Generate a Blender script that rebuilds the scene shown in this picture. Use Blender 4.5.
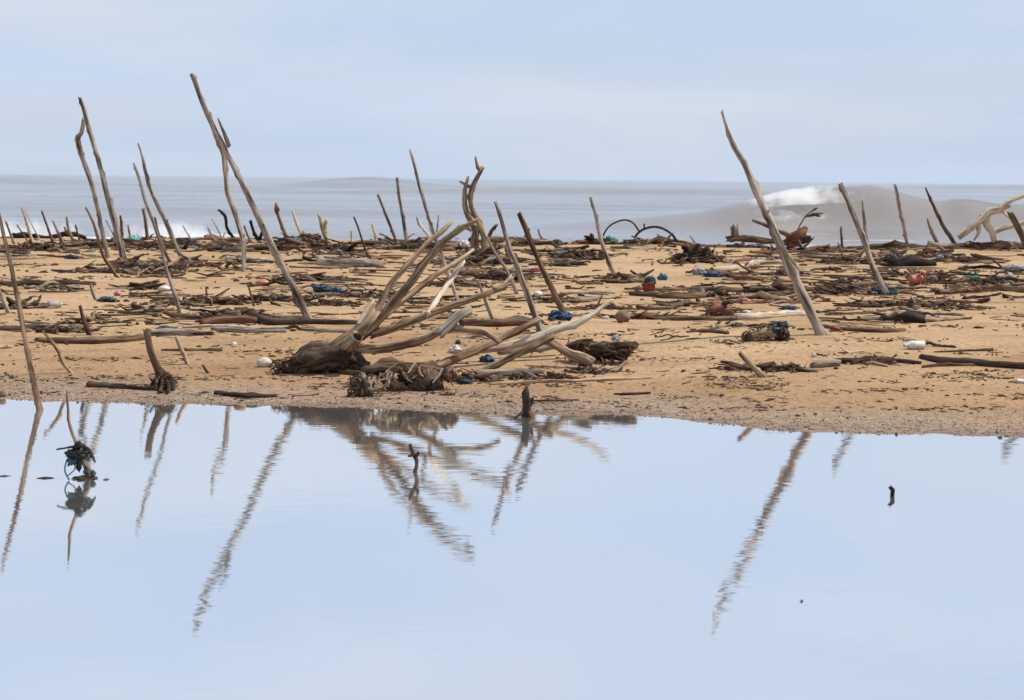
import bpy, math, random
from mathutils import Vector, Matrix, noise
R = math.radians
scn = bpy.context.scene
for o in list(bpy.data.objects):
    bpy.data.objects.remove(o)

# ------------------------------------------------------------------ camera
W, H, LENS = 1024, 700, 70.0
F = W * LENS / 36.0
CAM_H = 1.6
PITCH = math.atan((350 - 179) / F)
ROLL = R(0.56)
fwd = Vector((0, math.cos(PITCH), -math.sin(PITCH)))
up0 = Vector((0, math.sin(PITCH), math.cos(PITCH)))
rt0 = Vector((1, 0, 0))
RT = rt0 * math.cos(ROLL) + up0 * math.sin(ROLL)
UP = up0 * math.cos(ROLL) - rt0 * math.sin(ROLL)
CAM = Vector((0, 0, CAM_H))
cd = bpy.data.cameras.new('camera')
cd.lens = LENS; cd.sensor_width = 36; cd.sensor_fit = 'HORIZONTAL'
cd.dof.use_dof = True; cd.dof.focus_distance = 16.5; cd.dof.aperture_fstop = 6.3
cd.clip_start = 0.1; cd.clip_end = 30000
cam = bpy.data.objects.new('camera', cd)
scn.collection.objects.link(cam)
m = Matrix((RT, UP, -fwd)).transposed().to_4x4()
m.translation = CAM
cam.matrix_world = m
scn.camera = cam

# ------------------------------------------------------------------ world, sun, exposure
SUN_EL, SUN_ROT = R(58), R(86)
sun_from = Vector((math.sin(SUN_ROT) * math.cos(SUN_EL), math.cos(SUN_ROT) * math.cos(SUN_EL), math.sin(SUN_EL)))
world = bpy.data.worlds.new('World'); scn.world = world
world.use_nodes = True
nt = world.node_tree; nt.nodes.clear()
def N(nt, t, **k):
    n = nt.nodes.new(t)
    for a, b in k.items():
        if a in ('op', 'operation'): n.operation = b
        elif a == 'blend': n.blend_type = b
        elif a == 'dtype': n.data_type = b
        else: setattr(n, a, b)
    return n
def L(nt, a, b): nt.links.new(a, b)
sky = N(nt, 'ShaderNodeTexSky', sky_type='NISHITA')
sky.sun_disc = False; sky.sun_elevation = SUN_EL; sky.sun_rotation = SUN_ROT
sky.air_density = 1.0; sky.dust_density = 1.5; sky.ozone_density = 1.0
bg = N(nt, 'ShaderNodeBackground'); out = N(nt, 'ShaderNodeOutputWorld')
tc = N(nt, 'ShaderNodeTexCoord')
mp = N(nt, 'ShaderNodeMapping'); mp.inputs['Scale'].default_value = (1.6, 1.6, 14.0); mp.inputs['Location'].default_value = (0.4, 0.3, 2.1)
nz = N(nt, 'ShaderNodeTexNoise'); nz.inputs['Scale'].default_value = 2.0; nz.inputs['Detail'].default_value = 5; nz.inputs['Roughness'].default_value = 0.5
rp = N(nt, 'ShaderNodeMapRange'); rp.inputs['From Min'].default_value = 0.3; rp.inputs['From Max'].default_value = 0.72
rp.inputs['To Min'].default_value = 0.84; rp.inputs['To Max'].default_value = 0.97
mx = N(nt, 'ShaderNodeMix', dtype='RGBA')
# the veil is thin high cloud veil, in the sky texture's own units
cr_ = N(nt, 'ShaderNodeValToRGB'); e_ = cr_.color_ramp.elements
e_[0].position = .36; e_[0].color = (5.55, 6.85, 8.9, 1); e_[1].position = .66; e_[1].color = (6.75, 7.5, 8.75, 1)
mp2_ = N(nt, 'ShaderNodeMapping'); mp2_.inputs['Scale'].default_value = (2.2, 2.2, 11.0); mp2_.inputs['Location'].default_value = (1.4, .7, .35)
nz2_ = N(nt, 'ShaderNodeTexNoise'); nz2_.inputs['Scale'].default_value = 1.6; nz2_.inputs['Detail'].default_value = 6; nz2_.inputs['Roughness'].default_value = .55; nz2_.inputs['Distortion'].default_value = .4
L(nt, tc.outputs['Generated'], mp2_.inputs['Vector']); L(nt, mp2_.outputs[0], nz2_.inputs['Vector']); L(nt, nz2_.outputs['Fac'], cr_.inputs[0]); L(nt, cr_.outputs[0], mx.inputs['B'])
L(nt, tc.outputs['Generated'], mp.inputs['Vector']); L(nt, mp.outputs[0], nz.inputs['Vector'])
L(nt, nz.outputs['Fac'], rp.inputs['Value']); L(nt, rp.outputs[0], mx.inputs['Factor'])
L(nt, sky.outputs[0], mx.inputs['A']); L(nt, mx.outputs['Result'], bg.inputs['Color'])
bg.inputs['Strength'].default_value = 0.10
L(nt, bg.outputs[0], out.inputs['Surface'])
sl = bpy.data.lights.new('sun', 'SUN'); sl.energy = 5.0; sl.angle = R(1.0); sl.color = (1.0, 0.95, 0.87)
sun = bpy.data.objects.new('sun', sl); scn.collection.objects.link(sun)
sun.rotation_euler = (-sun_from).to_track_quat('-Z', 'Y').to_euler()
vs = scn.view_settings
vs.view_transform = 'Standard'; vs.look = 'None'; vs.exposure = 0.0; vs.gamma = 1.0; vs.use_curve_mapping = False
scn.cycles.max_bounces = 6; scn.cycles.diffuse_bounces = 3; scn.cycles.glossy_bounces = 3; scn.cycles.volume_bounces = 8; scn.cycles.max_bounces = 10
scn.cycles.use_denoising = True

# ------------------------------------------------------------------ pixel rays and terrain
def ray(px, py):
    return (RT * ((px - 512) / F) + UP * ((350 - py) / F) + fwd)
def at_y(px, py, Y):
    d = ray(px, py); return CAM + d * (Y / d.y)
def on_z(px, py, z=0.0):
    d = ray(px, py); return CAM + d * ((z - CAM_H) / d.z)
def to_px(p):
    v = p - CAM; z = v.dot(fwd)
    return 512 + F * v.dot(RT) / z, 350 - F * v.dot(UP) / z
WL_PX = [(-400, 398), (-150, 399), (0, 400), (100, 402.5), (200, 405), (300, 407), (400, 410), (500, 414), (570, 416), (630, 415.5), (670, 419), (720, 425), (780, 429.5), (860, 433), (1024, 437), (1250, 442), (1500, 446)]
WL = [(on_z(*p).x, on_z(*p).y) for p in WL_PX]
def lerp(t, xs):
    if t <= xs[0][0]: return xs[0][1]
    for (a, va), (b, vb) in zip(xs, xs[1:]):
        if t <= b: return va + (vb - va) * (t - a) / (b - a)
    return xs[-1][1]
def yw(X): return lerp(X, WL) + 0.10 * noise.noise(Vector((X * 0.9, 3.3, 0))) + 0.05 * noise.noise(Vector((X * 3.1, 7.3, 0)))
PROF = [(-8, -0.6), (-1, -0.12), (0, 0), (0.7, 0.035), (1.6, 0.12), (4, 0.31), (12, 0.385), (17, 0.42), (22, 0.46), (24.5, 0.36), (30, -0.45), (60, -2.2)]
def ground(X, Y):
    s = Y - yw(X)
    z = lerp(s, PROF)
    if s > 0.4:
        k = min(1, (s - 0.4) / 2.5)
        z += k * (0.035 * noise.noise(Vector((X * 0.35, Y * 0.3, 1.2))) + 0.018 * noise.noise(Vector((X * 1.3, Y * 1.1, 5.2))) + 0.008 * noise.noise(Vector((X * 4, Y * 4, 8))))
        if s > 18: z += 0.05 * noise.noise(Vector((X * 0.5, 2.0, 4.2))) * max(0, 1 - abs(s - 22) / 4)
    elif s > -0.3:
        z += 0.006 * noise.noise(Vector((X * 5, Y * 5, 8)))
    return z
def on_ground(px, py):
    d = ray(px, py); d = d / d.y
    Y = 6.0
    while Y < 37.5:
        p = CAM + d * Y
        if p.z <= ground(p.x, p.y):
            for _ in range(6):
                Y -= 0.008; p = CAM + d * Y
                if p.z > ground(p.x, p.y): break
            return p
        Y += 0.05
    p = CAM + d * 35.5
    p.z = ground(p.x, p.y)
    return p

# ------------------------------------------------------------------ materials
def new_mat(name):
    m = bpy.data.materials.new(name); m.use_nodes = True
    nt = m.node_tree; nt.nodes.clear()
    o = N(nt, 'ShaderNodeOutputMaterial'); b = N(nt, 'ShaderNodeBsdfPrincipled')
    L(nt, b.outputs[0], o.inputs[0]); b.inputs['Specular IOR Level'].default_value = 0.25
    return m, nt, b, o
def ramp(nt, stops):
    r = N(nt, 'ShaderNodeValToRGB'); e = r.color_ramp.elements
    while len(e) > 1: e.remove(e[-1])
    e[0].position = stops[0][0]; e[0].color = (*stops[0][1], 1)
    for p, c in stops[1:]:
        q = e.new(p); q.color = (*c, 1)
    return r
def wood(name, lo, mid, hi, rough=0.85):
    m, nt, b, o = new_mat(name)
    at = N(nt, 'ShaderNodeAttribute', attribute_name='grain')
    oi = N(nt, 'ShaderNodeObjectInfo')
    ad = N(nt, 'ShaderNodeVectorMath', op='ADD')
    cm = N(nt, 'ShaderNodeCombineXYZ')
    ml = N(nt, 'ShaderNodeMath', op='MULTIPLY'); ml.inputs[1].default_value = 37.0
    L(nt, oi.outputs['Random'], ml.inputs[0])
    for i in range(3): L(nt, ml.outputs[0], cm.inputs[i])
    L(nt, at.outputs['Vector'], ad.inputs[0]); L(nt, cm.outputs[0], ad.inputs[1])
    def nz(scale, vec, det=4):
        mp = N(nt, 'ShaderNodeMapping'); mp.inputs['Scale'].default_value = vec
        n = N(nt, 'ShaderNodeTexNoise'); n.inputs['Scale'].default_value = scale; n.inputs['Detail'].default_value = det; n.inputs['Roughness'].default_value = 0.6
        L(nt, ad.outputs[0], mp.inputs[0]); L(nt, mp.outputs[0], n.inputs['Vector']); return n
    streak = nz(34, (1, 1, 0.09), 6); patch = nz(4.5, (1, 1, 0.7), 3)
    s = N(nt, 'ShaderNodeMath', op='MULTIPLY_ADD'); s.inputs[1].default_value = 0.80
    t = N(nt, 'ShaderNodeMath', op='MULTIPLY'); t.inputs[1].default_value = 0.45
    L(nt, patch.outputs['Fac'], t.inputs[0]); L(nt, streak.outputs['Fac'], s.inputs[0]); L(nt, t.outputs[0], s.inputs[2])
    rm = ramp(nt, [(0.42, lo), (0.56, mid), (0.72, hi)]); L(nt, s.outputs[0], rm.inputs[0])
    ck = nz(62, (1, 1, 0.045), 3); ckr = ramp(nt, [(0.36, (.28, .25, .23)), (0.45, (1, 1, 1))]); L(nt, ck.outputs['Fac'], ckr.inputs[0])
    cmx = N(nt, 'ShaderNodeMix', dtype='RGBA', blend='MULTIPLY'); cmx.inputs['Factor'].default_value = .85; L(nt, rm.outputs[0], cmx.inputs['A']); L(nt, ckr.outputs[0], cmx.inputs['B'])
    hv = N(nt, 'ShaderNodeHueSaturation')
    mr = N(nt, 'ShaderNodeMapRange'); mr.inputs['To Min'].default_value = 0.75; mr.inputs['To Max'].default_value = 1.25
    L(nt, oi.outputs['Random'], mr.inputs[0]); L(nt, mr.outputs[0], hv.inputs['Value']); L(nt, cmx.outputs['Result'], hv.inputs['Color'])
    L(nt, hv.outputs[0], b.inputs['Base Color'])
    bp = N(nt, 'ShaderNodeBump'); bp.inputs['Strength'].default_value = 1.0; bp.inputs['Distance'].default_value = 0.02
    L(nt, streak.outputs['Fac'], bp.inputs['Height']); L(nt, bp.outputs[0], b.inputs['Normal'])
    b.inputs['Roughness'].default_value = rough; b.inputs['Specular IOR Level'].default_value = .10
    return m
M = {
 'grey': wood('weathered_grey_wood', (.030, .022, .017), (.160, .125, .096), (.41, .34, .275)),
 'tan': wood('tan_wood', (.034, .019, .011), (.185, .118, .070), (.42, .30, .195)),
 'brown': wood('brown_wood', (.020, .012, .008), (.085, .050, .031), (.20, .128, .08)),
 'dark': wood('dark_wet_wood', (.012, .008, .006), (.045, .028, .019), (.10, .066, .045), 0.7),
 'pale': wood('bleached_wood', (.14, .10, .065), (.40, .32, .23), (.58, .49, .38)),
 'black': wood('black_wood', (.006, .005, .004), (.016, .012, .010), (.035, .026, .02), 0.6),
 'yellow': wood('yellow_wood', (.25, .16, .07), (.46, .34, .18), (.6, .48, .3)),
 'red': wood('reddish_wood', (.05, .02, .011), (.15, .065, .036), (.25, .125, .075)),
}
def plain(name, c, rough=0.5, var=0.35, scale=30):
    if name in M: return M[name]
    m, nt, b, o = new_mat(name)
    tc = N(nt, 'ShaderNodeTexCoord'); n = N(nt, 'ShaderNodeTexNoise'); n.inputs['Scale'].default_value = scale; n.inputs['Detail'].default_value = 4
    L(nt, tc.outputs['Object'], n.inputs['Vector'])
    d = tuple(v * (1 - var) for v in c)
    r = ramp(nt, [(0.35, d), (0.65, c)]); L(nt, n.outputs['Fac'], r.inputs[0]); L(nt, r.outputs[0], b.inputs['Base Color'])
    b.inputs['Roughness'].default_value = rough
    M[name] = m; return m
BLUE = plain('blue_plastic', (.05, .115, .19), .6, .6); TEAL = plain('teal_cloth', (.035, .085, .10), .8, .6)
WHITE = plain('white_plastic', (.68, .65, .60), .5, .35); RED = plain('red_plastic', (.36, .10, .07), .6, .5)
ORANGE = plain('orange_plastic', (.56, .23, .12), .6, .5); GREEN = plain('green_net', (.02, .19, .13), .7, .6)
BLACK = plain('black_plastic', (.012, .011, .011), .5); GREYCL = plain('grey_sheeting', (.32, .30, .27), .5, .2)
STONE = plain('brown_stone', (.24, .16, .10), .9); PINK = plain('pink_cloth', (.5, .2, .2), .8); YEL = plain('yellow_plastic', (.8, .5, .06), .5)
CREAM = plain('cream_float', (.58, .52, .42), .7, .35, 14); DRYLEAF = plain('dry_leaf', (.08, .055, .04), .8); NETB = plain('brown_net', (.12, .08, .05), .9)
STEEL = plain('dull_blue_cloth', (.07, .10, .125), .8, .6)

def sand_mat():
    m, nt, b, o = new_mat('sand')
    g = N(nt, 'ShaderNodeNewGeometry'); sp = N(nt, 'ShaderNodeSeparateXYZ'); L(nt, g.outputs['Position'], sp.inputs[0])
    def nz(scale, vec=(1, 1, 1), det=5, rough=.6):
        mp = N(nt, 'ShaderNodeMapping'); mp.inputs['Scale'].default_value = vec
        n = N(nt, 'ShaderNodeTexNoise'); n.inputs['Scale'].default_value = scale; n.inputs['Detail'].default_value = det; n.inputs['Roughness'].default_value = rough
        L(nt, g.outputs['Position'], mp.inputs[0]); L(nt, mp.outputs[0], n.inputs['Vector']); return n
    big = nz(0.5, (0.6, 1.0, 1)); mid = nz(3.0, (0.35, 1, 1)); fine = nz(26, (0.6, 1, 1), 3)
    c1 = ramp(nt, [(0.35, (.342, .215, .115)), (0.65, (.44, .298, .170))]); L(nt, big.outputs['Fac'], c1.inputs[0])
    mm = ramp(nt, [(0.32, (.74, .70, .67)), (0.5, (1, 1, 1)), (0.75, (1.06, 1.05, 1.03))]); L(nt, mid.outputs['Fac'], mm.inputs[0])
    mu = N(nt, 'ShaderNodeMix', dtype='RGBA', blend='MULTIPLY'); mu.inputs['Factor'].default_value = 0.8
    L(nt, c1.outputs[0], mu.inputs['A']); L(nt, mm.outputs[0], mu.inputs['B'])
    fm = ramp(nt, [(0.30, (.55, .50, .47)), (0.42, (1, 1, 1))]); L(nt, fine.outputs['Fac'], fm.inputs[0])
    mu2 = N(nt, 'ShaderNodeMix', dtype='RGBA', blend='MULTIPLY'); mu2.inputs['Factor'].default_value = 0.7
    L(nt, mu.outputs['Result'], mu2.inputs['A']); L(nt, fm.outputs[0], mu2.inputs['B'])
    # damp sand near the pond level
    dn = N(nt, 'ShaderNodeMath', op='MULTIPLY_ADD'); dn.inputs[1].default_value = 0.10; L(nt, mid.outputs['Fac'], dn.inputs[0]); L(nt, sp.outputs['Z'], dn.inputs[2])
    wet = N(nt, 'ShaderNodeMapRange'); wet.inputs['From Min'].default_value = 0.07; wet.inputs['From Max'].default_value = 0.32; wet.inputs['To Min'].default_value = 1; wet.inputs['To Max'].default_value = 0
    L(nt, dn.outputs[0], wet.inputs[0])
    dampc = N(nt, 'ShaderNodeMix', dtype='RGBA', blend='MULTIPLY'); dampc.inputs['B'].default_value = (.74, .67, .64, 1)
    L(nt, wet.outputs[0], dampc.inputs['Factor']); L(nt, mu2.outputs['Result'], dampc.inputs['A'])
    # grey grit at the edge of the water
    gn = nz(42, (0.5, 1, 1), 3, .7)
    gr = ramp(nt, [(0.36, (.10, .07, .052)), (0.5, (.27, .20, .15)), (0.70, (.46, .39, .33))]); L(nt, gn.outputs['Fac'], gr.inputs[0])
    gz = N(nt, 'ShaderNodeMapRange'); gz.inputs['From Min'].default_value = 0.062; gz.inputs['From Max'].default_value = 0.13; gz.inputs['To Min'].default_value = 0.75; gz.inputs['To Max'].default_value = 0
    L(nt, dn.outputs[0], gz.inputs[0])
    fin = N(nt, 'ShaderNodeMix', dtype='RGBA'); L(nt, gz.outputs[0], fin.inputs['Factor']); L(nt, dampc.outputs['Result'], fin.inputs['A']); L(nt, gr.outputs[0], fin.inputs['B'])
    edge = N(nt, 'ShaderNodeMapRange'); edge.inputs['From Min'].default_value = 0.045; edge.inputs['From Max'].default_value = 0.075; edge.inputs['To Min'].default_value = .55; edge.inputs['To Max'].default_value = 0
    L(nt, dn.outputs[0], edge.inputs[0]); wl_ = N(nt, 'ShaderNodeMix', dtype='RGBA', blend='MULTIPLY'); wl_.inputs['B'].default_value = (.45, .40, .38, 1)
    L(nt, edge.outputs[0], wl_.inputs['Factor']); L(nt, fin.outputs['Result'], wl_.inputs['A']); L(nt, wl_.outputs['Result'], b.inputs['Base Color'])
    b.inputs['Roughness'].default_value = 0.9; b.inputs['Specular IOR Level'].default_value = 0.12
    bp = N(nt, 'ShaderNodeBump'); bp.inputs['Strength'].default_value = 0.9; bp.inputs['Distance'].default_value = 0.05
    ad = N(nt, 'ShaderNodeMath', op='ADD'); L(nt, mid.outputs['Fac'], ad.inputs[0]); L(nt, fine.outputs['Fac'], ad.inputs[1])
    L(nt, ad.outputs[0], bp.inputs['Height']); L(nt, bp.outputs[0], b.inputs['Normal'])
    return m
def pond_mat():
    m = bpy.data.materials.new('pond_water'); m.use_nodes = True; nt = m.node_tree; nt.nodes.clear()
    o = N(nt, 'ShaderNodeOutputMaterial')
    g = N(nt, 'ShaderNodeNewGeometry')
    def nz(scale, vec, k, det=2):
        mp = N(nt, 'ShaderNodeMapping'); mp.inputs['Scale'].default_value = vec
        n = N(nt, 'ShaderNodeTexNoise'); n.inputs['Scale'].default_value = scale; n.inputs['Detail'].default_value = det
        L(nt, g.outputs['Position'], mp.inputs[0]); L(nt, mp.outputs[0], n.inputs['Vector'])
        s = N(nt, 'ShaderNodeVectorMath', op='SUBTRACT'); s.inputs[1].default_value = (.5, .5, .5); L(nt, n.outputs['Color'], s.inputs[0])
        q = N(nt, 'ShaderNodeVectorMath', op='MULTIPLY'); q.inputs[1].default_value = (k * 0.35, k, 0); L(nt, s.outputs[0], q.inputs[0]); return q
    a = nz(1.0, (5.0, 84, 1), 0.044, 3); c = nz(1.0, (0.6, 7.0, 1), 0.004)
    # calmer close to the beach, breezier in places
    ar = N(nt, 'ShaderNodeTexNoise'); ar.inputs['Scale'].default_value = 0.35; ar.inputs['Detail'].default_value = 2; L(nt, g.outputs['Position'], ar.inputs['Vector'])
    am = N(nt, 'ShaderNodeMapRange'); am.inputs['From Min'].default_value = .3; am.inputs['From Max'].default_value = .7; am.inputs['To Min'].default_value = .5; am.inputs['To Max'].default_value = 1.3; L(nt, ar.outputs['Fac'], am.inputs[0])
    s1 = N(nt, 'ShaderNodeVectorMath', op='ADD'); L(nt, a.outputs[0], s1.inputs[0]); L(nt, c.outputs[0], s1.inputs[1])
    s1b = N(nt, 'ShaderNodeVectorMath', op='SCALE'); L(nt, s1.outputs[0], s1b.inputs[0]); L(nt, am.outputs[0], s1b.inputs['Scale'])
    s2 = N(nt, 'ShaderNodeVectorMath', op='ADD'); s2.inputs[1].default_value = (0, 0, 1); L(nt, s1b.outputs[0], s2.inputs[0])
    nm = N(nt, 'ShaderNodeVectorMath', op='NORMALIZE'); L(nt, s2.outputs[0], nm.inputs[0])
    gl = N(nt, 'ShaderNodeBsdfGlossy'); gl.inputs['Roughness'].default_value = 0.012; gl.inputs['Color'].default_value = (1, 1, 1, 1); L(nt, nm.outputs[0], gl.inputs['Normal'])
    df = N(nt, 'ShaderNodeBsdfDiffuse'); df.inputs['Color'].default_value = (.34, .31, .28, 1)
    mx = N(nt, 'ShaderNodeMixShader'); mx.inputs[0].default_value = 0.92; L(nt, df.outputs[0], mx.inputs[1]); L(nt, gl.outputs[0], mx.inputs[2]); L(nt, mx.outputs[0], o.inputs[0])
    return m
def sea_mat():
    m = bpy.data.materials.new('sea_water'); m.use_nodes = True; nt = m.node_tree; nt.nodes.clear()
    o = N(nt, 'ShaderNodeOutputMaterial')
    g = N(nt, 'ShaderNodeNewGeometry')
    mp = N(nt, 'ShaderNodeMapping'); mp.inputs['Scale'].default_value = (0.25, 1, 1); L(nt, g.outputs['Position'], mp.inputs[0])
    n = N(nt, 'ShaderNodeTexNoise'); n.inputs['Scale'].default_value = 1.4; n.inputs['Detail'].default_value = 5; n.inputs['Roughness'].default_value = .6; L(nt, mp.outputs[0], n.inputs['Vector'])
    bp = N(nt, 'ShaderNodeBump'); bp.inputs['Strength'].default_value = .5; bp.inputs['Distance'].default_value = .07; L(nt, n.outputs['Fac'], bp.inputs['Height'])
    big = N(nt, 'ShaderNodeTexNoise'); big.inputs['Scale'].default_value = 0.02; big.inputs['Detail'].default_value = 4
    mp2 = N(nt, 'ShaderNodeMapping'); mp2.inputs['Scale'].default_value = (0.4, 2.2, 1); L(nt, g.outputs['Position'], mp2.inputs[0]); L(nt, mp2.outputs[0], big.inputs['Vector'])
    cr = ramp(nt, [(.35, (.155, .127, .110)), (.65, (.235, .207, .193))]); L(nt, big.outputs['Fac'], cr.inputs[0])
    df = N(nt, 'ShaderNodeBsdfDiffuse'); L(nt, cr.outputs[0], df.inputs['Color']); L(nt, bp.outputs[0], df.inputs['Normal'])
    gl = N(nt, 'ShaderNodeBsdfGlossy'); gl.inputs['Roughness'].default_value = .22; L(nt, bp.outputs[0], gl.inputs['Normal'])
    fr = N(nt, 'ShaderNodeFresnel'); fr.inputs['IOR'].default_value = 1.75; L(nt, bp.outputs[0], fr.inputs['Normal'])
    mx = N(nt, 'ShaderNodeMixShader'); L(nt, fr.outputs[0], mx.inputs[0]); L(nt, df.outputs[0], mx.inputs[1]); L(nt, gl.outputs[0], mx.inputs[2])
    fa = N(nt, 'ShaderNodeAttribute', attribute_name='foam')
    fn = N(nt, 'ShaderNodeTexNoise'); fn.inputs['Scale'].default_value = 1.1; fn.inputs['Detail'].default_value = 7; fn.inputs['Roughness'].default_value = .7
    mp3 = N(nt, 'ShaderNodeMapping'); mp3.inputs['Scale'].default_value = (.7, .6, 1.5); L(nt, g.outputs['Position'], mp3.inputs[0]); L(nt, mp3.outputs[0], fn.inputs['Vector'])
    ff = N(nt, 'ShaderNodeMath', op='ADD'); L(nt, fa.outputs['Fac'], ff.inputs[0]); L(nt, fn.outputs['Fac'], ff.inputs[1])
    fr2 = N(nt, 'ShaderNodeMapRange'); fr2.inputs['From Min'].default_value = .85; fr2.inputs['From Max'].default_value = 1.25; L(nt, ff.outputs[0], fr2.inputs[0])
    wd = N(nt, 'ShaderNodeBsdfDiffuse'); wd.inputs['Color'].default_value = (.62, .61, .60, 1)
    mx2 = N(nt, 'ShaderNodeMixShader'); L(nt, fr2.outputs[0], mx2.inputs[0]); L(nt, mx.outputs[0], mx2.inputs[1]); L(nt, wd.outputs[0], mx2.inputs[2])
    L(nt, mx2.outputs[0], o.inputs[0])
    return m
FOAM = plain('foam', (.82, .81, .79), .9, .12, 3)

# ------------------------------------------------------------------ object helpers
def tag(o, label=None, cat=None, group=None, kind=None):
    if label: o['label'] = label
    if cat: o['category'] = cat
    if group: o['group'] = group
    if kind: o['kind'] = kind
    return o
def mesh_obj(name, v, f, mat, parent=None, attr=None, smooth=True, origin=None):
    if origin is not None:
        v = [Vector(p) - origin for p in v]
    me = bpy.data.meshes.new(name); me.from_pydata([tuple(p) for p in v], [], f)
    if attr:
        a = me.attributes.new('grain', 'FLOAT_VECTOR', 'POINT')
        a.data.foreach_set('vector', [c for p in attr for c in p])
    if smooth: me.polygons.foreach_set('use_smooth', [True] * len(me.polygons))
    me.materials.append(mat); me.update()
    o = bpy.data.objects.new(name, me); scn.collection.objects.link(o)
    if origin is not None: o.location = origin
    if parent:
        o.parent = parent
        if origin is not None: o.location = Vector(origin) - parent.location
        else: o.matrix_parent_inverse = Matrix.Translation(-parent.location)
    return o
def empty(name, loc):
    o = bpy.data.objects.new(name, None); scn.collection.objects.link(o); o.location = loc; o.empty_display_size = .1
    return o
def catmull(P, Rd, step):
    pts, rad = [], []
    n = len(P)
    for i in range(n - 1):
        p0 = P[max(i - 1, 0)]; p1 = P[i]; p2 = P[i + 1]; p3 = P[min(i + 2, n - 1)]
        k = max(1, int((p2 - p1).length / step))
        for j in range(k):
            t = j / k
            pts.append(0.5 * ((2 * p1) + (p2 - p0) * t + (2 * p0 - 5 * p1 + 4 * p2 - p3) * t * t + (3 * p1 - p0 - 3 * p2 + p3) * t ** 3))
            rad.append(Rd[i] + (Rd[i + 1] - Rd[i]) * t)
    pts.append(P[-1]); rad.append(Rd[-1])
    return pts, rad
def limb(P, Rd, rng, seg=10, rough=0.19, knots=4, wob=0.25, step=None, jag=1.0):
    """a bent, knotty, broken-ended piece of wood through the points P with radii Rd"""
    P = [Vector(p) for p in P]
    mr = max(Rd)
    tot = sum((b - a).length for a, b in zip(P, P[1:]))
    if step is None: step = max(mr * 1.0, tot / 70)
    pts, rad = catmull(P, Rd, step)
    n = len(pts); so = Vector((rng.random() * 90, rng.random() * 90, rng.random() * 90))
    kn = [(rng.randrange(n), rng.random() * 6.28, rng.uniform(.2, .6)) for _ in range(knots)]
    v, f, g = [], [], []; dist = 0
    nrm = None
    for i, p in enumerate(pts):
        t = (pts[min(i + 1, n - 1)] - pts[max(i - 1, 0)]).normalized()
        if nrm is None:
            nrm = t.orthogonal().normalized()
        nrm = (nrm - t * nrm.dot(t)).normalized(); bi = t.cross(nrm)
        if i: dist += (p - pts[i - 1]).length
        r = rad[i]
        e = 0 if i in (0, n - 1) else 1
        c = p + (nrm * noise.noise(so + Vector((dist * 3, 0, 0))) + bi * noise.noise(so + Vector((0, dist * 3, 9)))) * r * wob * 2 * e
        for k in range(seg):
            a = 6.2832 * k / seg
            d = nrm * math.cos(a) + bi * math.sin(a)
            rr = r * (1 + rough * 1.6 * noise.noise(so + Vector((math.cos(a) * 1.1, math.sin(a) * 1.1, dist / max(mr, .004) * .22))) + rough * 1.3 * noise.noise(so + Vector((math.cos(a) * 3, math.sin(a) * 3, dist / max(mr, .004) * .5))))
            if rough > .28: rr += min(r, .045) * .45 * noise.noise(p * (2.2 / max(min(r, .045), .004)) * .35 + d * 2.6 + so) + min(r, .05) * .3 * noise.noise((p + d * r) * 60)
            for (ki, ka, ks) in kn:
                dd = (i - ki) * step / max(r, 1e-4)
                if abs(dd) < 2.5:
                    rr += r * ks * 1.15 * math.exp(-dd * dd * 1.5) * max(0, math.cos(a - ka)) ** 3
            q = c + d * rr
            if not e: q = q + t * (1 if i else -1) * r * jag * rng.uniform(-.2, 1.1)
            v.append(q); g.append((math.cos(a) * r, math.sin(a) * r, dist))
    for i in range(n - 1):
        for k in range(seg):
            a = i * seg + k; b = i * seg + (k + 1) % seg
            f.append((a, b, b + seg, a + seg))
    for base, p, rev in ((0, pts[0], True), ((n - 1) * seg, pts[-1], False)):
        ci = len(v); v.append(p + (pts[1] - pts[0]).normalized() * 0.0); g.append((0, 0, dist))
        for k in range(seg):
            a, b = base + k, base + (k + 1) % seg
            f.append((ci, b, a) if rev else (ci, a, b))
    return v, f, g
def wood_obj(name, P, Rd, mat, seed, parent=None, origin=None, **k):
    rng = random.Random(seed)
    v, f, g = limb(P, Rd, rng, **k)
    if parent is None and origin is None: origin = Vector(P[-1])
    return mesh_obj(name, v, f, M[mat] if isinstance(mat, str) else mat, parent, g, origin=origin)

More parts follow.
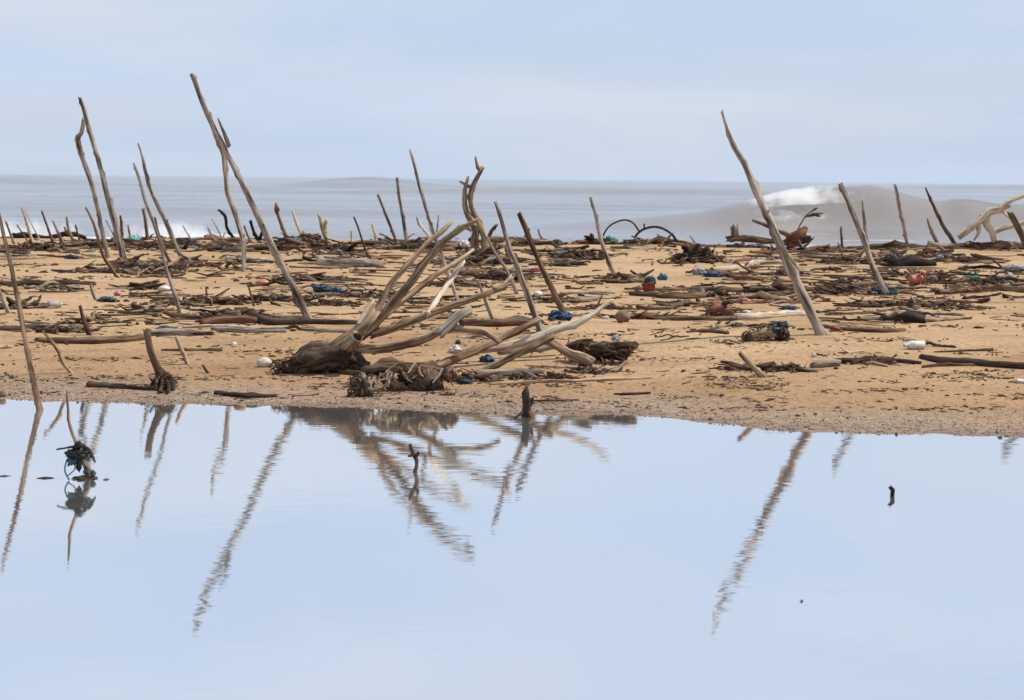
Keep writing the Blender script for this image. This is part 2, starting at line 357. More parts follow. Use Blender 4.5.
_seed = [100]
def sd():
    _seed[0] += 1; return _seed[0]
def pxr(w, Y): return 0.5 * w * Y / F
def widths(w, n):
    if isinstance(w, (int, float)): return [w] * n
    if len(w) == n: return list(w)
    return [w[0] + (w[-1] - w[0]) * i / (n - 1) for i in range(n)]
def pole(label, pts, w, mat='grey', cat='pole', name='driftwood_pole', group='driftwood poles standing in the sand', water=False, stubs=(), lean=None, Y=None, bury=0.3, **k):
    """an upright stick: px polyline from top to base; stands in the ground at its last point"""
    s = sd(); rng = random.Random(s)
    bpnt = on_z(*pts[-1]) if water else on_ground(*pts[-1])
    Y0 = bpnt.y if Y is None else Y
    ws = widths(w, len(pts)); hspan = (pts[-1][1] - pts[0][1]) * Y0 / F
    lean = rng.uniform(-.12, .12) * hspan if lean is None else lean
    P = []
    for (x, y) in pts:
        t = (pts[-1][1] - y) / max(1, pts[-1][1] - pts[0][1])
        P.append(at_y(x, y, Y0 + lean * t))
    Rd = [pxr(a * .76, Y0) for a in ws]
    d = (P[-1] - P[-2]).normalized()
    base = P[-1].copy()
    P.append(P[-1] + d * bury); Rd.append(Rd[-1])
    nk = k.pop('knots', 3) + max(3, int(hspan * 6)); k.setdefault('wob', .13); k.setdefault('rough', .13)
    o = wood_obj(name, P, Rd, mat, s, origin=base, knots=nk, **k)
    tag(o, label, cat, group)
    if hspan > .75:
        for i in range(rng.randrange(2, 4)):
            j = rng.randrange(len(pts) - 1); t_ = rng.random(); a_ = P[j].lerp(P[j + 1], t_); rr_ = Rd[j] * (1 - t_) + Rd[j + 1] * t_
            g_ = (P[j] - P[j + 1]).normalized(); o_ = Vector((rng.choice((-1, 1)) * rng.uniform(.5, 1), rng.uniform(-1, .4), 0)).normalized()
            ln_ = rr_ * rng.uniform(.2, 1.1)
            wood_obj('branch_stub', [a_, a_ + (o_ * .6 + g_ * .3) * rr_ * 1.3, a_ + (o_ * .7 + g_ * .6).normalized() * (rr_ + ln_)], [rr_ * .55, rr_ * .42, rr_ * .22], mat, sd(), parent=o, origin=a_, knots=0, seg=7)
    for sp, sw in stubs:
        q = []
        for (x, y) in sp:
            t = (pts[-1][1] - y) / max(1, pts[-1][1] - pts[0][1]); q.append(at_y(x, y, Y0 + lean * t - .01))
        wood_obj('branch', q, [pxr(a, Y0) for a in widths(sw, len(sp))], mat, sd(), parent=o, origin=q[0], knots=1)
    return o
def log(label, pts, w, mat='brown', cat='log', name='driftwood_log', group='driftwood logs lying on the sand', parent=None, lift=0.55, **k):
    """a piece lying on the sand: px polyline of its ground contact"""
    s = sd(); P, Rd = [], []
    for (x, y), a in zip(pts, widths(w, len(pts))):
        p = on_ground(x, y + a * .25); r = pxr(a, p.y); P.append(p + Vector((0, 0, r * lift))); Rd.append(r)
    o = wood_obj(name, P, Rd, mat, s, origin=P[0], parent=parent, **k)
    if parent is None: tag(o, label, cat, group)
    return o
def lump(name, center, size, mat, seed, amp=.35, freq=1.6, parent=None, sub=3, rot=0):
    import bmesh
    bm = bmesh.new(); bmesh.ops.create_icosphere(bm, subdivisions=sub, radius=1)
    so = Vector((seed * 1.7, seed * .9, 4)); cr, sr = math.cos(rot), math.sin(rot)
    g = []
    for q in bm.verts:
        c = q.co.copy()
        k = 1 + amp * noise.noise(c * freq + so) + amp * .9 * (.35 - abs(noise.noise(c * freq * 2.3 + so))) * 2 + amp * .4 * noise.noise(c * freq * 6 + so)
        g.append((c.x * size[0], c.y * size[1], c.z * size[2]))
        x, y, z = c.x * size[0] * k, c.y * size[1] * k, c.z * size[2] * k
        q.co = (x * cr - z * sr, y, x * sr + z * cr)
    me = bpy.data.meshes.new(name); bm.to_mesh(me); bm.free()
    a = me.attributes.new('grain', 'FLOAT_VECTOR', 'POINT'); a.data.foreach_set('vector', [c for p in g for c in p])
    me.polygons.foreach_set('use_smooth', [True] * len(me.polygons))
    me.materials.append(mat); o = bpy.data.objects.new(name, me); scn.collection.objects.link(o)
    o.location = center
    if parent: o.parent = parent; o.location = Vector(center) - parent.location
    return o
def px_lump(name, label, cat, x, y, w, h, mat, group=None, amp=.35, freq=1.6, depth=.7, rot=0, parent=None, sub=3):
    """a lump w x h px whose foot is at px (x, y)"""
    if cat in ('rag', 'bag', 'plastic scrap', 'tarpaulin', 'plastic sheet', 'net', 'cup', 'foam chip'): amp *= 1.35; freq *= 1.5; sub = 4; w *= .86; h *= .82
    p = on_ground(x, y); k = p.y / F
    c = p + Vector((0, w * k * .25 * depth, h * k * .38))
    o = lump(name, c, (w * k / 2 * .9, w * k / 2 * depth * .9, h * k / 2 * .95), mat, sd(), amp, freq, parent, sub, rot)
    if parent is None: tag(o, label, cat, group)
    return o
def lathe(name, prof, mat, base, axis, parent=None, seg=18):
    axis = Vector(axis).normalized(); n = axis.orthogonal().normalized(); b = axis.cross(n)
    v, f = [], []
    for (r, h) in prof:
        for k in range(seg):
            a = 6.2832 * k / seg
            v.append(Vector(base) + axis * h + (n * math.cos(a) + b * math.sin(a)) * max(r, 1e-4))
    for i in range(len(prof) - 1):
        for k in range(seg):
            a, c = i * seg + k, i * seg + (k + 1) % seg; f.append((a, c, c + seg, a + seg))
    return mesh_obj(name, v, f, mat, parent, origin=Vector(base))
def tangle(name, center, size, mat, seed, loops=5, r=.006, parent=None):
    """a skein of rope loops"""
    rng = random.Random(seed); V, Fc = [], []
    for q in range(loops):
        ph = [rng.random() * 6.28 for _ in range(6)]; k1, k2 = rng.choice((1, 2)), rng.choice((2, 3))
        P = []
        for i in range(26):
            t = 6.28 * i / 26
            P.append(Vector(center) + Vector((size[0] * (.6 * math.cos(t * k1 + ph[0]) + .4 * math.cos(t * k2 + ph[1])), size[1] * (.6 * math.sin(t * k1 + ph[2]) + .4 * math.cos(t * k2 + ph[3])), size[2] * (.5 * math.sin(t * k1 + ph[4]) + .5 * math.sin(t * k2 + ph[5])))))
        v, f, g = limb(P, [r] * len(P), rng, seg=5, rough=0, knots=0, wob=.3, jag=0)
        b = len(V); V += v; Fc += [tuple(i + b for i in t) for t in f]
    return mesh_obj(name, V, Fc, mat, parent, origin=Vector(center))

# ------------------------------------------------------------------ setting: sand, pond, sea
def axis_samples(spec):
    r = []
    for a, b, st in spec:
        n = max(1, int(round((b - a) / st))); r += [a + (b - a) * i / n for i in range(n)]
    return r + [spec[-1][1]]
def grid(name, xs, ys, fz, mat, kind, fy=None):
    v = [(x, y, fz(x, y)) for y in ys for x in xs]; nx = len(xs)
    f = [(j * nx + i, j * nx + i + 1, (j + 1) * nx + i + 1, (j + 1) * nx + i) for j in range(len(ys) - 1) for i in range(nx - 1)]
    return tag(mesh_obj(name, v, f, mat), kind=kind)
grid('sand', axis_samples([(-160, -24, 4), (-24, -11, .5), (-11, 11, .085), (11, 24, .5), (24, 160, 4)]),
     axis_samples([(-80, 8, 8), (8, 11.5, .5), (11.5, 17, .05), (17, 24, .09), (24, 38, .2), (38, 70, 2)]), ground, sand_mat(), 'structure')
xs = axis_samples([(-160, -24, 8), (-24, 24, .5), (24, 160, 8)])
v, f = [], []
for x in xs: v += [(x, -80, 0), (x, yw(x) + 1.2, 0)]
for i in range(len(xs) - 1): f.append((2 * i, 2 * i + 2, 2 * i + 3, 2 * i + 1))
tag(mesh_obj('pond_water', v, f, pond_mat(), smooth=False), kind='structure')

SEA_Z = -0.25
def gs(t): return math.exp(-t * t)
WV = [(x, (CAM_H - (y - (174 + 10 * x / 1024)) * 72 / F)) for x, y in [(500, 233), (560, 226), (640, 221), (700, 215), (745, 206), (790, 196), (830, 190), (850, 186.5), (872, 187.5), (892, 191.5), (915, 198), (938, 203), (960, 201), (990, 205), (1040, 207), (1150, 214), (1300, 225)]]
def sea(X, Y):
    q = noise.noise
    fade = 1 / (1 + (Y / 420) ** 2)
    z = SEA_Z
    z += .13 * fade * math.sin(Y * .55 + 1.6 * q(Vector((X * .05, Y * .02, 0))) * 3) * (0.5 + q(Vector((X * .04, Y * .05, 3))))
    z += .34 * math.sin(Y * .19 + 3 * q(Vector((X * .02, Y * .01, 5)))) * (.5 + q(Vector((X * .015, Y * .02, 8)))) * min(1, Y / 110)
    z += .05 * fade * q(Vector((X * .5, Y * 1.2, 2)))
    # breaking wave on the right
    xp = 512 + F * X / 72
    yc = 72 + .8 * q(Vector((X * .12, 0, 3)))
    hgt = .91 * max(0, lerp(xp, WV) - SEA_Z) if xp > 500 else 0
    t = Y - yc
    if t < 0: pr = (.9 * math.exp(-(t / 1.9) ** 2) + .1 * math.exp(-(t / 5.0) ** 2)) if t > -14 else 0
    else: pr = math.exp(-(t / 7.5) ** 2)
    z = z * (1 - .8 * min(1, pr * hgt)) + pr * hgt * (1 + .05 * q(Vector((X * .6, Y * .3, 1))) + .03 * q(Vector((X * 1.6, Y * .9, 4)))) + pr * min(hgt, 1) * .035 * math.sin(Y * 3.2 + X * .25 + 4 * q(Vector((X * .25, Y * .3, 11))))
    # far swells that lift the horizon
    for cx, cy, A, sx, sy in ((-24, 330, 1.74, 12, 26), (-95, 360, 1.78, 34, 30), (110, 420, 1.7, 40, 40), (20, 240, .9, 34, 16), (-20, 150, .6, 22, 9), (30, 115, .55, 16, 7)):
        z += A * gs((X - cx) / sx) * gs((Y - cy) / sy)
    return z
def foam_at(X, Y):
    q = noise.noise; fo = 0
    xp = 512 + F * X / Y
    if 60 < Y < 82:
        xw = 512 + F * X / 72
        band = max(0, 1 - abs((xw - 785) / 62) ** 2)
        fo = max(fo, band * (.42 if 69.6 < Y < 74 else .02) + .12 * band * q(Vector((X * 2.2, Y * .35, 6))))
        tw = Y - (72 + .8 * q(Vector((X * .12, 0, 3))))
        if xw > 640:
            if -.5 < tw < 1.2: fo = max(fo, (.30 + .45 * q(Vector((X * .9, Y, 5)))) * max(0, 1 - abs(xw - 815) / 75))
            if tw < -.5: fo = max(fo, .22 + .42 * q(Vector((X * .35, Y * .55 + X * .12, 15))) - .025 * abs(tw + 5))
    if Y < 66: fo = max(fo, (.40 + .25 * q(Vector((X * .25, Y * .5, 2)))) * min(1, (66 - Y) / 8))
    if 84 < Y < 260: fo = max(fo, .55 * max(0, q(Vector((X * .03, Y * .16, 31))) + .4 * q(Vector((X * .12, Y * .3, 3))) - .12))
    if xp < 240 and Y < 70: fo = max(fo, .60 + .4 * q(Vector((X * .4, Y * .3, 7))) - max(0, (Y - 60) / 14))
    return max(0, fo)
rows = []; d = 39.0
while d < 9000: rows.append(d); d *= 1.0115
angs = [-.9 + 1.8 * i / 60 for i in range(14)] ; angs = [a for a in angs if a < -.32] + [-.32 + .64 * i / 420 for i in range(421)]
angs += [-a for a in reversed([a for a in angs if a < -.32])]
v, fo, f = [], [], []; na = len(angs)
for d in rows:
    for a in angs:
        X = d * a; v.append((X, d, sea(X, d))); fo.append(foam_at(X, d))
for j in range(len(rows) - 1):
    for i in range(na - 1): f.append((j * na + i, j * na + i + 1, (j + 1) * na + i + 1, (j + 1) * na + i))
so = tag(mesh_obj('sea_water', v, f, sea_mat()), kind='structure')
at = so.data.attributes.new('foam', 'FLOAT', 'POINT'); at.data.foreach_set('value', fo)

# froth of the breaking wave and of the shore break
import bmesh
_ic = bmesh.new(); bmesh.ops.create_icosphere(_ic, subdivisions=1, radius=1)
ICO_V = [q.co.copy() for q in _ic.verts]; ICO_F = [tuple(q.index for q in p.verts) for p in _ic.faces]; _ic.free()
def blobs(name, spots, mat, rng):
    v, f = [], []
    for c, r in spots:
        b = len(v); sc = (rng.uniform(.7, 1.6), rng.uniform(.7, 1.2), rng.uniform(.6, 1.1))
        for q in ICO_V:
            k = r * rng.uniform(.7, 1.25); v.append((c[0] + q.x * k * sc[0], c[1] + q.y * k * sc[1], c[2] + q.z * k * sc[2]))
        f += [tuple(i + b for i in t) for t in ICO_F]
    return mesh_obj(name, v, f, mat)
def spray_mat(name, dens, scale, lo, hi, loc):
    m = bpy.data.materials.new(name); m.use_nodes = True; nt = m.node_tree; nt.nodes.clear()
    o = N(nt, 'ShaderNodeOutputMaterial'); v = N(nt, 'ShaderNodeVolumePrincipled')
    v.inputs['Color'].default_value = (.97, .96, .95, 1); v.inputs['Anisotropy'].default_value = .2
    at = N(nt, 'ShaderNodeTexCoord'); g = N(nt, 'ShaderNodeNewGeometry')
    # generated coordinates: 0..1 over the spray's own box, used to thin it out to its edges
    sb = N(nt, 'ShaderNodeVectorMath', op='MULTIPLY_ADD'); sb.inputs[1].default_value = (2, 2, 2); sb.inputs[2].default_value = (-1, -1, -1); L(nt, at.outputs['Generated'], sb.inputs[0])
    ab = N(nt, 'ShaderNodeSeparateXYZ'); L(nt, sb.outputs[0], ab.inputs[0])
    cm = N(nt, 'ShaderNodeCombineXYZ'); L(nt, ab.outputs[0], cm.inputs[0]); L(nt, ab.outputs[1], cm.inputs[1])
    zz = N(nt, 'ShaderNodeMapRange'); zz.inputs['From Min'].default_value = -.4; zz.inputs['From Max'].default_value = 1; L(nt, ab.outputs[2], zz.inputs[0]); L(nt, zz.outputs[0], cm.inputs[2])
    ln = N(nt, 'ShaderNodeVectorMath', op='LENGTH'); L(nt, cm.outputs[0], ln.inputs[0])
    n = N(nt, 'ShaderNodeTexNoise'); n.inputs['Scale'].default_value = scale; n.inputs['Detail'].default_value = 5; n.inputs['Roughness'].default_value = .62
    mp = N(nt, 'ShaderNodeMapping'); mp.inputs['Location'].default_value = loc; L(nt, g.outputs['Position'], mp.inputs[0]); L(nt, mp.outputs[0], n.inputs['Vector'])
    k = N(nt, 'ShaderNodeMath', op='MULTIPLY_ADD'); k.inputs[1].default_value = -.42; L(nt, ln.outputs['Value'], k.inputs[0]); L(nt, n.outputs['Fac'], k.inputs[2])
    mr = N(nt, 'ShaderNodeMapRange'); mr.inputs['From Min'].default_value = lo; mr.inputs['From Max'].default_value = hi; mr.inputs['To Max'].default_value = dens; L(nt, k.outputs[0], mr.inputs[0])
    L(nt, mr.outputs[0], v.inputs['Density']); L(nt, v.outputs[0], o.inputs['Volume'])
    return m
def spray(px0, px1, Y0, Y1, dz0, dz1, mat):
    """a low closed hull over the crest between two places, filled with thin white spray"""
    n = 14; v, f = [], []
    ym = (Y0 + Y1) / 2
    for i in range(n + 1):
        X = (px0 + (px1 - px0) * i / n - 512) / F * ym; e = math.sin(math.pi * (i + .6) / (n + 1.2)) ** .5
        zt = max(sea(X, Y0), sea(X, ym), sea(X, Y1)); zb = min(sea(X, Y0), sea(X, Y1)) + dz0
        v += [(X, Y0, zb), (X, Y1, zb), (X, Y1, zt + dz1 * e), (X, Y0, zt + dz1 * e * .8)]
    for i in range(n):
        for k in range(4):
            a, b = i * 4 + k, i * 4 + (k + 1) % 4; f.append((a, b, b + 4, a + 4))
    f += [(3, 2, 1, 0), (n * 4, n * 4 + 1, n * 4 + 2, n * 4 + 3)]
    return tag(mesh_obj('sea_spray', v, f, mat, smooth=False), kind='stuff')
spray(736, 862, 69.6, 72.8, .6, .20, spray_mat('crest_spray', 2.8, 1.9, .16, .5, (3, 1, 2)))
spray(-70, 110, 56.5, 59.5, .0, .75, spray_mat('shore_spray', 1.2, 2.2, .22, .5, (3, 1, 7)))
spray(95, 250, 56.5, 59.5, .0, .7, spray_mat('shore_spray', 1.2, 2.2, .22, .5, (9, 1, 7)))

# ------------------------------------------------------------------ standing poles and sticks
pole('bent grey pole at the left edge standing in shallow pond water', [(-2, 208), (3, 232), (10, 262), (18, 300), (26, 345), (33, 380), (40, 410)], [4.5, 5, 6, 7, 6.5, 7, 9], 'brown', water=True, lean=1.35)
pole('taller straight pole of the crossing pair, its tip highest on the left', [(80, 98), (86, 118), (98, 160), (108, 197), (118, 235), (125, 264)], [5, 6, 6.5, 7.5, 8.5, 9])
pole('crooked pole with a kinked top leaning against the taller one of the pair', [(84, 119), (81, 133), (77.5, 140), (86, 167), (94, 192), (98.5, 212), (103, 234), (108, 258)], [4.5, 6, 7, 6, 6, 5.5, 5.5, 6], knots=6)
pole('thin brown stick leaning at the foot of the crossing pair of poles', [(86, 208), (93, 222), (98, 238), (103, 255), (110, 266), (117, 277)], [2.5, 3.5, 4, 4, 4.5, 4.5], 'brown', 'stick')
pole('wavy grey pole with a thin whip tip right of the crossing pair', [(138, 143), (142.5, 157), (146, 174), (150, 188), (158, 206), (170, 230), (176, 246), (184, 262)], [1.8, 3.5, 5, 5, 5, 5.5, 6, 6], knots=7)
pole('long slim pole from the pale sand rising past the whip tipped pole', [(134, 164), (139, 178), (145, 200), (154, 224), (160, 244), (166, 268), (174, 292), (181, 316)], [3.2, 4, 4.2, 4, 4, 4.5, 5, 5])
pole('short brown stick leaning beside the long slim pole', [(155, 218), (158, 232), (165, 252), (170, 262)], [3, 3.5, 4, 4], 'brown', 'stick')
pole('tall thick pole slanting steeply left, its tip the highest of all', [(192, 75), (200, 96), (212, 124), (225, 149), (238, 175), (250, 199), (262, 225), (278, 258), (292, 285), (301, 303), (309, 319)], [5.5, 6.5, 7, 7.5, 7, 7.5, 8.5, 9, 9.5, 10, 10.5], 'grey',
     stubs=[([(229, 146), (223, 130), (218, 118)], [5, 3, 1])], knots=9)
pole('curved grey pole rising under the tall slanting pole', [(210, 113), (213, 129), (219, 144), (224, 156), (226, 178), (228, 194), (235, 214), (242, 236), (244, 250), (243.5, 272)], [3.5, 5, 6, 6.5, 6, 6.5, 7, 6.5, 6, 6],
     stubs=[([(222, 147), (219, 143), (222, 141)], [4, 3, 2])], knots=6)
pole('thick bent pole standing alone right of centre', [(722, 112), (727, 128), (733, 145), (744, 162), (752, 180), (756, 190), (764, 209), (772, 226), (780, 245), (790, 268), (800, 289), (811, 311), (823, 335)], [3.5, 5, 6.5, 8, 9, 9.5, 9.5, 10, 11, 12, 12.5, 13, 14], 'grey', knots=10,
     stubs=[([(723.5, 116), (722.5, 110)], [2, 1]), ([(755, 186), (751.5, 187)], [4, 2.5])])
pole('straight grey pole planted in a dark rope tangle at right', [(841, 185), (849, 204), (858, 227), (868, 252), (878, 277), (887, 295)], [6, 6.5, 7, 7.5, 8, 8])
pole('upright slim pole against the grey wave at right', [(895, 185), (899, 205), (904, 228), (906, 238)], [4, 4.5, 4.8, 5])
pole('dark leaning pole with a split tip beside the white driftwood tree', [(925.5, 188), (932, 203), (941, 222), (951, 238)], [2, 4, 5, 5.5], 'brown')
pole('pale pole with a dark clump at its foot near the wire hoops', [(590.5, 198), (596, 216), (600, 236), (607, 257), (614.5, 277)], [3.5, 4.5, 5, 5.5, 6])
pole('thick brown pole with blue rope round its foot', [(519.5, 214), (525, 227), (534, 250), (545, 275), (556, 297), (568, 320)], [6, 7, 7, 7.5, 8, 9], 'brown')
pole('grey pole ending at the long bleached branch, left of the brown pole', [(495.5, 202), (501, 219), (508, 243), (517, 266), (524, 287), (532, 307), (541, 332)], [4, 5, 5.5, 7, 8, 8.5, 9], stubs=[([(512, 262), (506, 250), (505, 246)], [4, 3, 1.5])])
pole('thin pale pole crossing behind the grey pole at centre', [(487, 237), (497, 256), (508, 273), (517, 294)], [4, 4, 4.5, 5], 'grey')
pole('tall thin pole with knots rising behind the driftwood tree', [(410, 150), (415, 166), (420, 188), (427, 212), (433, 232), (440, 252), (446, 268), (452, 285), (459, 304)], [2.8, 4, 4.4, 4.6, 5, 5, 5, 5, 5.5], knots=9)
pole('straight pole nearly upright before the waves, left of the tall thin one', [(397, 178), (400, 201), (404.5, 226), (407, 243)], [3.5, 4.2, 4.6, 5])
pole('thin slanting pole next to the nearly upright one', [(378, 195), (384, 210), (391, 228), (398, 247)], [2.8, 3.5, 3.8, 4], 'brown')
pole('short pale pole standing inside the spread branches of the driftwood tree', [(479.5, 284), (484, 297), (488, 308), (493, 320)], [3, 4, 4.2, 5])
pole('thin dark wavy stick by the grey log at the crest', [(354, 217), (359, 230), (363, 243), (368, 255), (375, 263)], [2.5, 2.5, 2.5, 3, 3], 'dark', 'stick')
pole('pinkish stick with a thick frayed head', [(276, 203), (276.5, 210), (278, 215), (282, 226), (288, 241)], [2, 6, 4, 4.2, 5], 'red', 'stick')
pole('pointed yellowish stick on the dark crest pile', [(292.5, 210), (296, 222), (304, 240)], [1.5, 4, 5.5], 'yellow', 'stick')
pole('broad split yellow stump on the crest', [(319, 215), (323, 228), (328.5, 243)], [3.5, 6.5, 7.5], 'yellow', 'stump', stubs=[([(325, 232), (326, 222), (327, 219)], [4, 3, 2])])
pole('tiny yellow twig between the yellow stump and the dark wavy stick', [(351, 231), (352, 244)], [2, 2.6], 'yellow', 'twig')
pole('short yellow stick right of the dark wavy stick', [(372, 224), (375, 234), (377, 245)], [2.4, 4, 4], 'yellow', 'stick')
pole('black hooked branch rising left of the curved grey pole', [(218.5, 210), (225, 216), (227.5, 228), (235, 240)], [3, 4.2, 4, 4.5], 'black', 'branch')
pole('black forked stick right of the curved grey pole', [(250.5, 221), (254, 232), (260, 243)], [4, 4, 5], 'black', 'stick', stubs=[([(259, 240), (262, 233), (264, 225)], [3.4, 3, 2])])
pole('small bent brown stick left of the black hooked branch', [(208, 228), (211, 234), (217, 242)], [2.5, 3, 4], 'grey', 'stick')
pole('thin straight twig just left of the black hooked branch', [(212, 219), (218, 230), (223, 241)], [1.2, 1.4, 1.8], 'grey', 'twig')
pole('small dark stick between the curved and the tall slanting pole', [(244, 226), (248, 236), (252, 243)], [2, 2.6, 3], 'brown', 'stick')
for lab, p, w, m_ in [
  ('leftmost small stick on the far crest', [(6, 222), (10, 233), (15, 244)], [2.6, 3, 3.5], 'grey'),
  ('low thin twig leaning left of the forked pale sticks', [(17, 225), (23, 234), (30, 245)], [1.6, 2, 2.4], 'brown'),
  ('pale stick of the far left pair, its base thick', [(21.5, 208), (27, 224), (34, 247)], [2, 3.5, 5], 'pale'),
  ('fine pale twig leaning right of the thick based pale stick', [(25, 210), (33, 227), (42, 243)], [1.2, 1.6, 2], 'pale'),
  ('dark straight stick on the far left crest', [(42, 211), (48, 228), (54.5, 246)], [2.2, 3.2, 4], 'brown'),
  ('stubby pale stick right of the dark straight stick', [(53, 221), (58, 232), (63.5, 245)], [2.6, 4, 5], 'tan'),
  ('forked tan stick standing on the left crest', [(66.5, 217), (69, 231), (75.5, 244)], [2.2, 4, 4.6], 'tan'),
  ('thin black stick left of the crossing pair of poles', [(75.5, 225), (78, 235), (81, 245)], [2, 2.4, 2.6], 'dark'),
  ('fine twig between the poles of the crossing pair', [(106, 220), (111, 230), (116, 240)], [1.6, 1.8, 2.2], 'grey'),
  ('short brown stick directly right of the taller crossing pole', [(120.5, 216), (121.5, 228), (122, 242)], [3, 3.6, 4], 'brown'),
  ('short stub with a reddish tip before the foam on the left', [(128, 225), (129, 231), (131.5, 242)], [2, 2.6, 2.2], 'red'),
  ('upright brown stick behind the long slim pole', [(143, 209), (145.5, 222), (147.5, 240)], [3.8, 4.2, 4.6], 'brown'),
  ('fine pale twig right of the whip tipped pole', [(164, 222), (167.5, 230), (172, 241)], [1.6, 2, 2.4], 'pale'),
  ('pale twig left of the curved grey pole in the foam', [(183, 226), (187, 233), (193, 242)], [1.4, 2, 2.4], 'pale'),
  ('little stub left of the dark straight stick on the sand', [(30, 240), (32, 246), (34, 250)], [3, 4, 4], 'dark')]:
    pole(lab, p, w, m_, 'stick', 'driftwood_stick', 'small sticks standing on the far crest', bury=.15,
         stubs=[([(71, 236), (66.5, 232), (64.5, 227)], [2.6, 2.4, 1.6])] if 'forked tan' in lab else ())
pole('short pointed pole just behind the planted grey pole at right', [(862.5, 200), (863.5, 213), (865.5, 234)], [2, 4, 5], 'grey')
pole('small dark stake at the crest between the big poles at right', [(841, 227), (841.5, 235), (842, 243)], [2.4, 3, 3], 'brown', 'stake')
pole('thin pale stick on the sand left of the planted grey pole', [(838, 243), (841, 251), (844, 260)], [1.6, 2.2, 2.6], 'grey', 'stick')
pole('pale pointed stub in front of the dark leaning pole', [(927.5, 219), (930, 227), (934, 236)], [1.6, 4, 5], 'tan', 'stub')
pole('stout leaning post at the right edge', [(1011, 214), (1024, 240), (1040, 272), (1054, 301)], [8, 9, 9.5, 10], 'brown', 'post')
pole('slanting pale stub at the far left edge of the sand', [(-1, 290), (4, 301), (9, 313)], [4.5, 5.5, 6], 'grey', 'stub', 'driftwood_stub')
pole('dark upright stub left of the long slim pole', [(80, 306), (84, 320), (89.5, 335)], [4, 6, 7], 'brown', 'stub', 'driftwood_stub')
pole('pale leaning stub beside a teal rag', [(90.5, 284), (92.5, 291), (96, 300)], [3, 4, 4.5], 'grey', 'stub', 'driftwood_stub')
pole('thin crooked stick leaning left on the sand above the pond', [(43, 331), (52, 342), (58, 350), (63, 363), (71, 373)], [2.5, 4.5, 5, 4, 4.5], 'tan', 'stick', 'driftwood_stick', knots=5)
pole('short tan stub right of the rooted stump', [(176, 337), (181, 349), (187.5, 364)], [4.5, 5.5, 6], 'tan', 'stub', 'driftwood_stub')
pole('tiny stub lying back on the sand below the tan stub', [(202.5, 365), (205, 369), (208, 373)], [3, 4, 4], 'brown', 'stub', 'driftwood_stub')
pole('short brown stake below the curved grey pole', [(247.5, 283), (251, 295), (254, 306)], [2.5, 3, 3.6], 'brown', 'stake')
pole('small dark peg near the orange float', [(206, 287), (207, 296)], [2.4, 3], 'dark', 'peg', 'driftwood_stub')

# rooted stump near the pond, left
p0 = on_ground(163, 388)
st = empty('tree_stump', p0); tag(st, 'crooked little tree stump with spread dark roots near the pond', 'stump')
def air(pts, w, Y, dY=0):
    n = len(pts)
    return [at_y(x, y, Y + (dY * i / (n - 1) if n > 1 else 0)) for i, (x, y) in enumerate(pts)], [pxr(a, Y) for a in widths(w, n)]
P, Rd = air([(147, 331), (150, 345), (154, 357), (159, 370), (164, 384), (165, 392)], [6, 6.5, 7, 7.5, 10, 11], p0.y)
wood_obj('trunk', P, Rd, 'brown', sd(), parent=st, origin=P[-1], knots=6, rough=.25)
for pts, w, dY in [([(163, 374), (157, 381), (154, 391)], [6, 5, 4], -.1), ([(164, 375), (171, 381), (173, 391)], [7, 6, 4], -.12), ([(163, 378), (162, 386), (160, 392)], [5, 4, 3], -.25), ([(166, 377), (169, 386), (168, 392)], [5, 4, 3], -.3), ([(160, 368), (168, 376), (170, 390)], [4, 4, 3], .12), ([(161, 372), (152, 384), (149, 390)], [4, 3, 2], .1)]:
    P, Rd = air(pts, w, p0.y, dY); wood_obj('root', P, Rd, 'dark', sd(), parent=st, origin=P[0], knots=2, rough=.25)

st_root = st
# dark pointed post at the edge of the pond
p0 = on_z(526, 416.5)
st = empty('broken_post', p0); tag(st, 'black jagged post standing at the edge of the pond', 'post')
P, Rd = air([(526.5, 386), (525.8, 393), (526.5, 402), (526, 414), (526, 424)], [2, 6.5, 9, 10, 11], p0.y)
wood_obj('shaft', P, Rd, 'black', sd(), parent=st, origin=P[-1], rough=.2, wob=.05)
P, Rd = air([(528, 408), (531, 402), (533, 397)], [4, 3, 1], p0.y); wood_obj('splinter', P, Rd, 'black', sd(), parent=st, origin=P[0])
P, Rd = air([(526, 411), (520, 414), (515, 418)], [4, 3, 2], p0.y, -.1); wood_obj('root', P, Rd, 'black', sd(), parent=st, origin=P[0])
P, Rd = air([(527, 412), (531, 414), (533, 420)], [5, 5, 4], p0.y, -.1); wood_obj('root', P, Rd, 'brown', sd(), parent=st, origin=P[0])

# snags standing out of the pond
pole('dark twisted snag sticking out of the middle of the pond', [(410, 445), (412.5, 453), (416, 459), (416.5, 466), (415, 472)], [4, 5, 6, 5, 5], 'dark', 'snag', 'driftwood_snag', 'snags in the pond', water=True, stubs=[([(415, 457), (418, 454), (418.5, 452)], [4, 3, 2]), ([(412, 455), (408.5, 456)], [3, 2])])
pole('tiny black snag alone in the pond at right', [(890, 487), (892.5, 490), (892, 496)], [5, 6, 5.5], 'black', 'snag', 'driftwood_snag', 'snags in the pond', water=True)

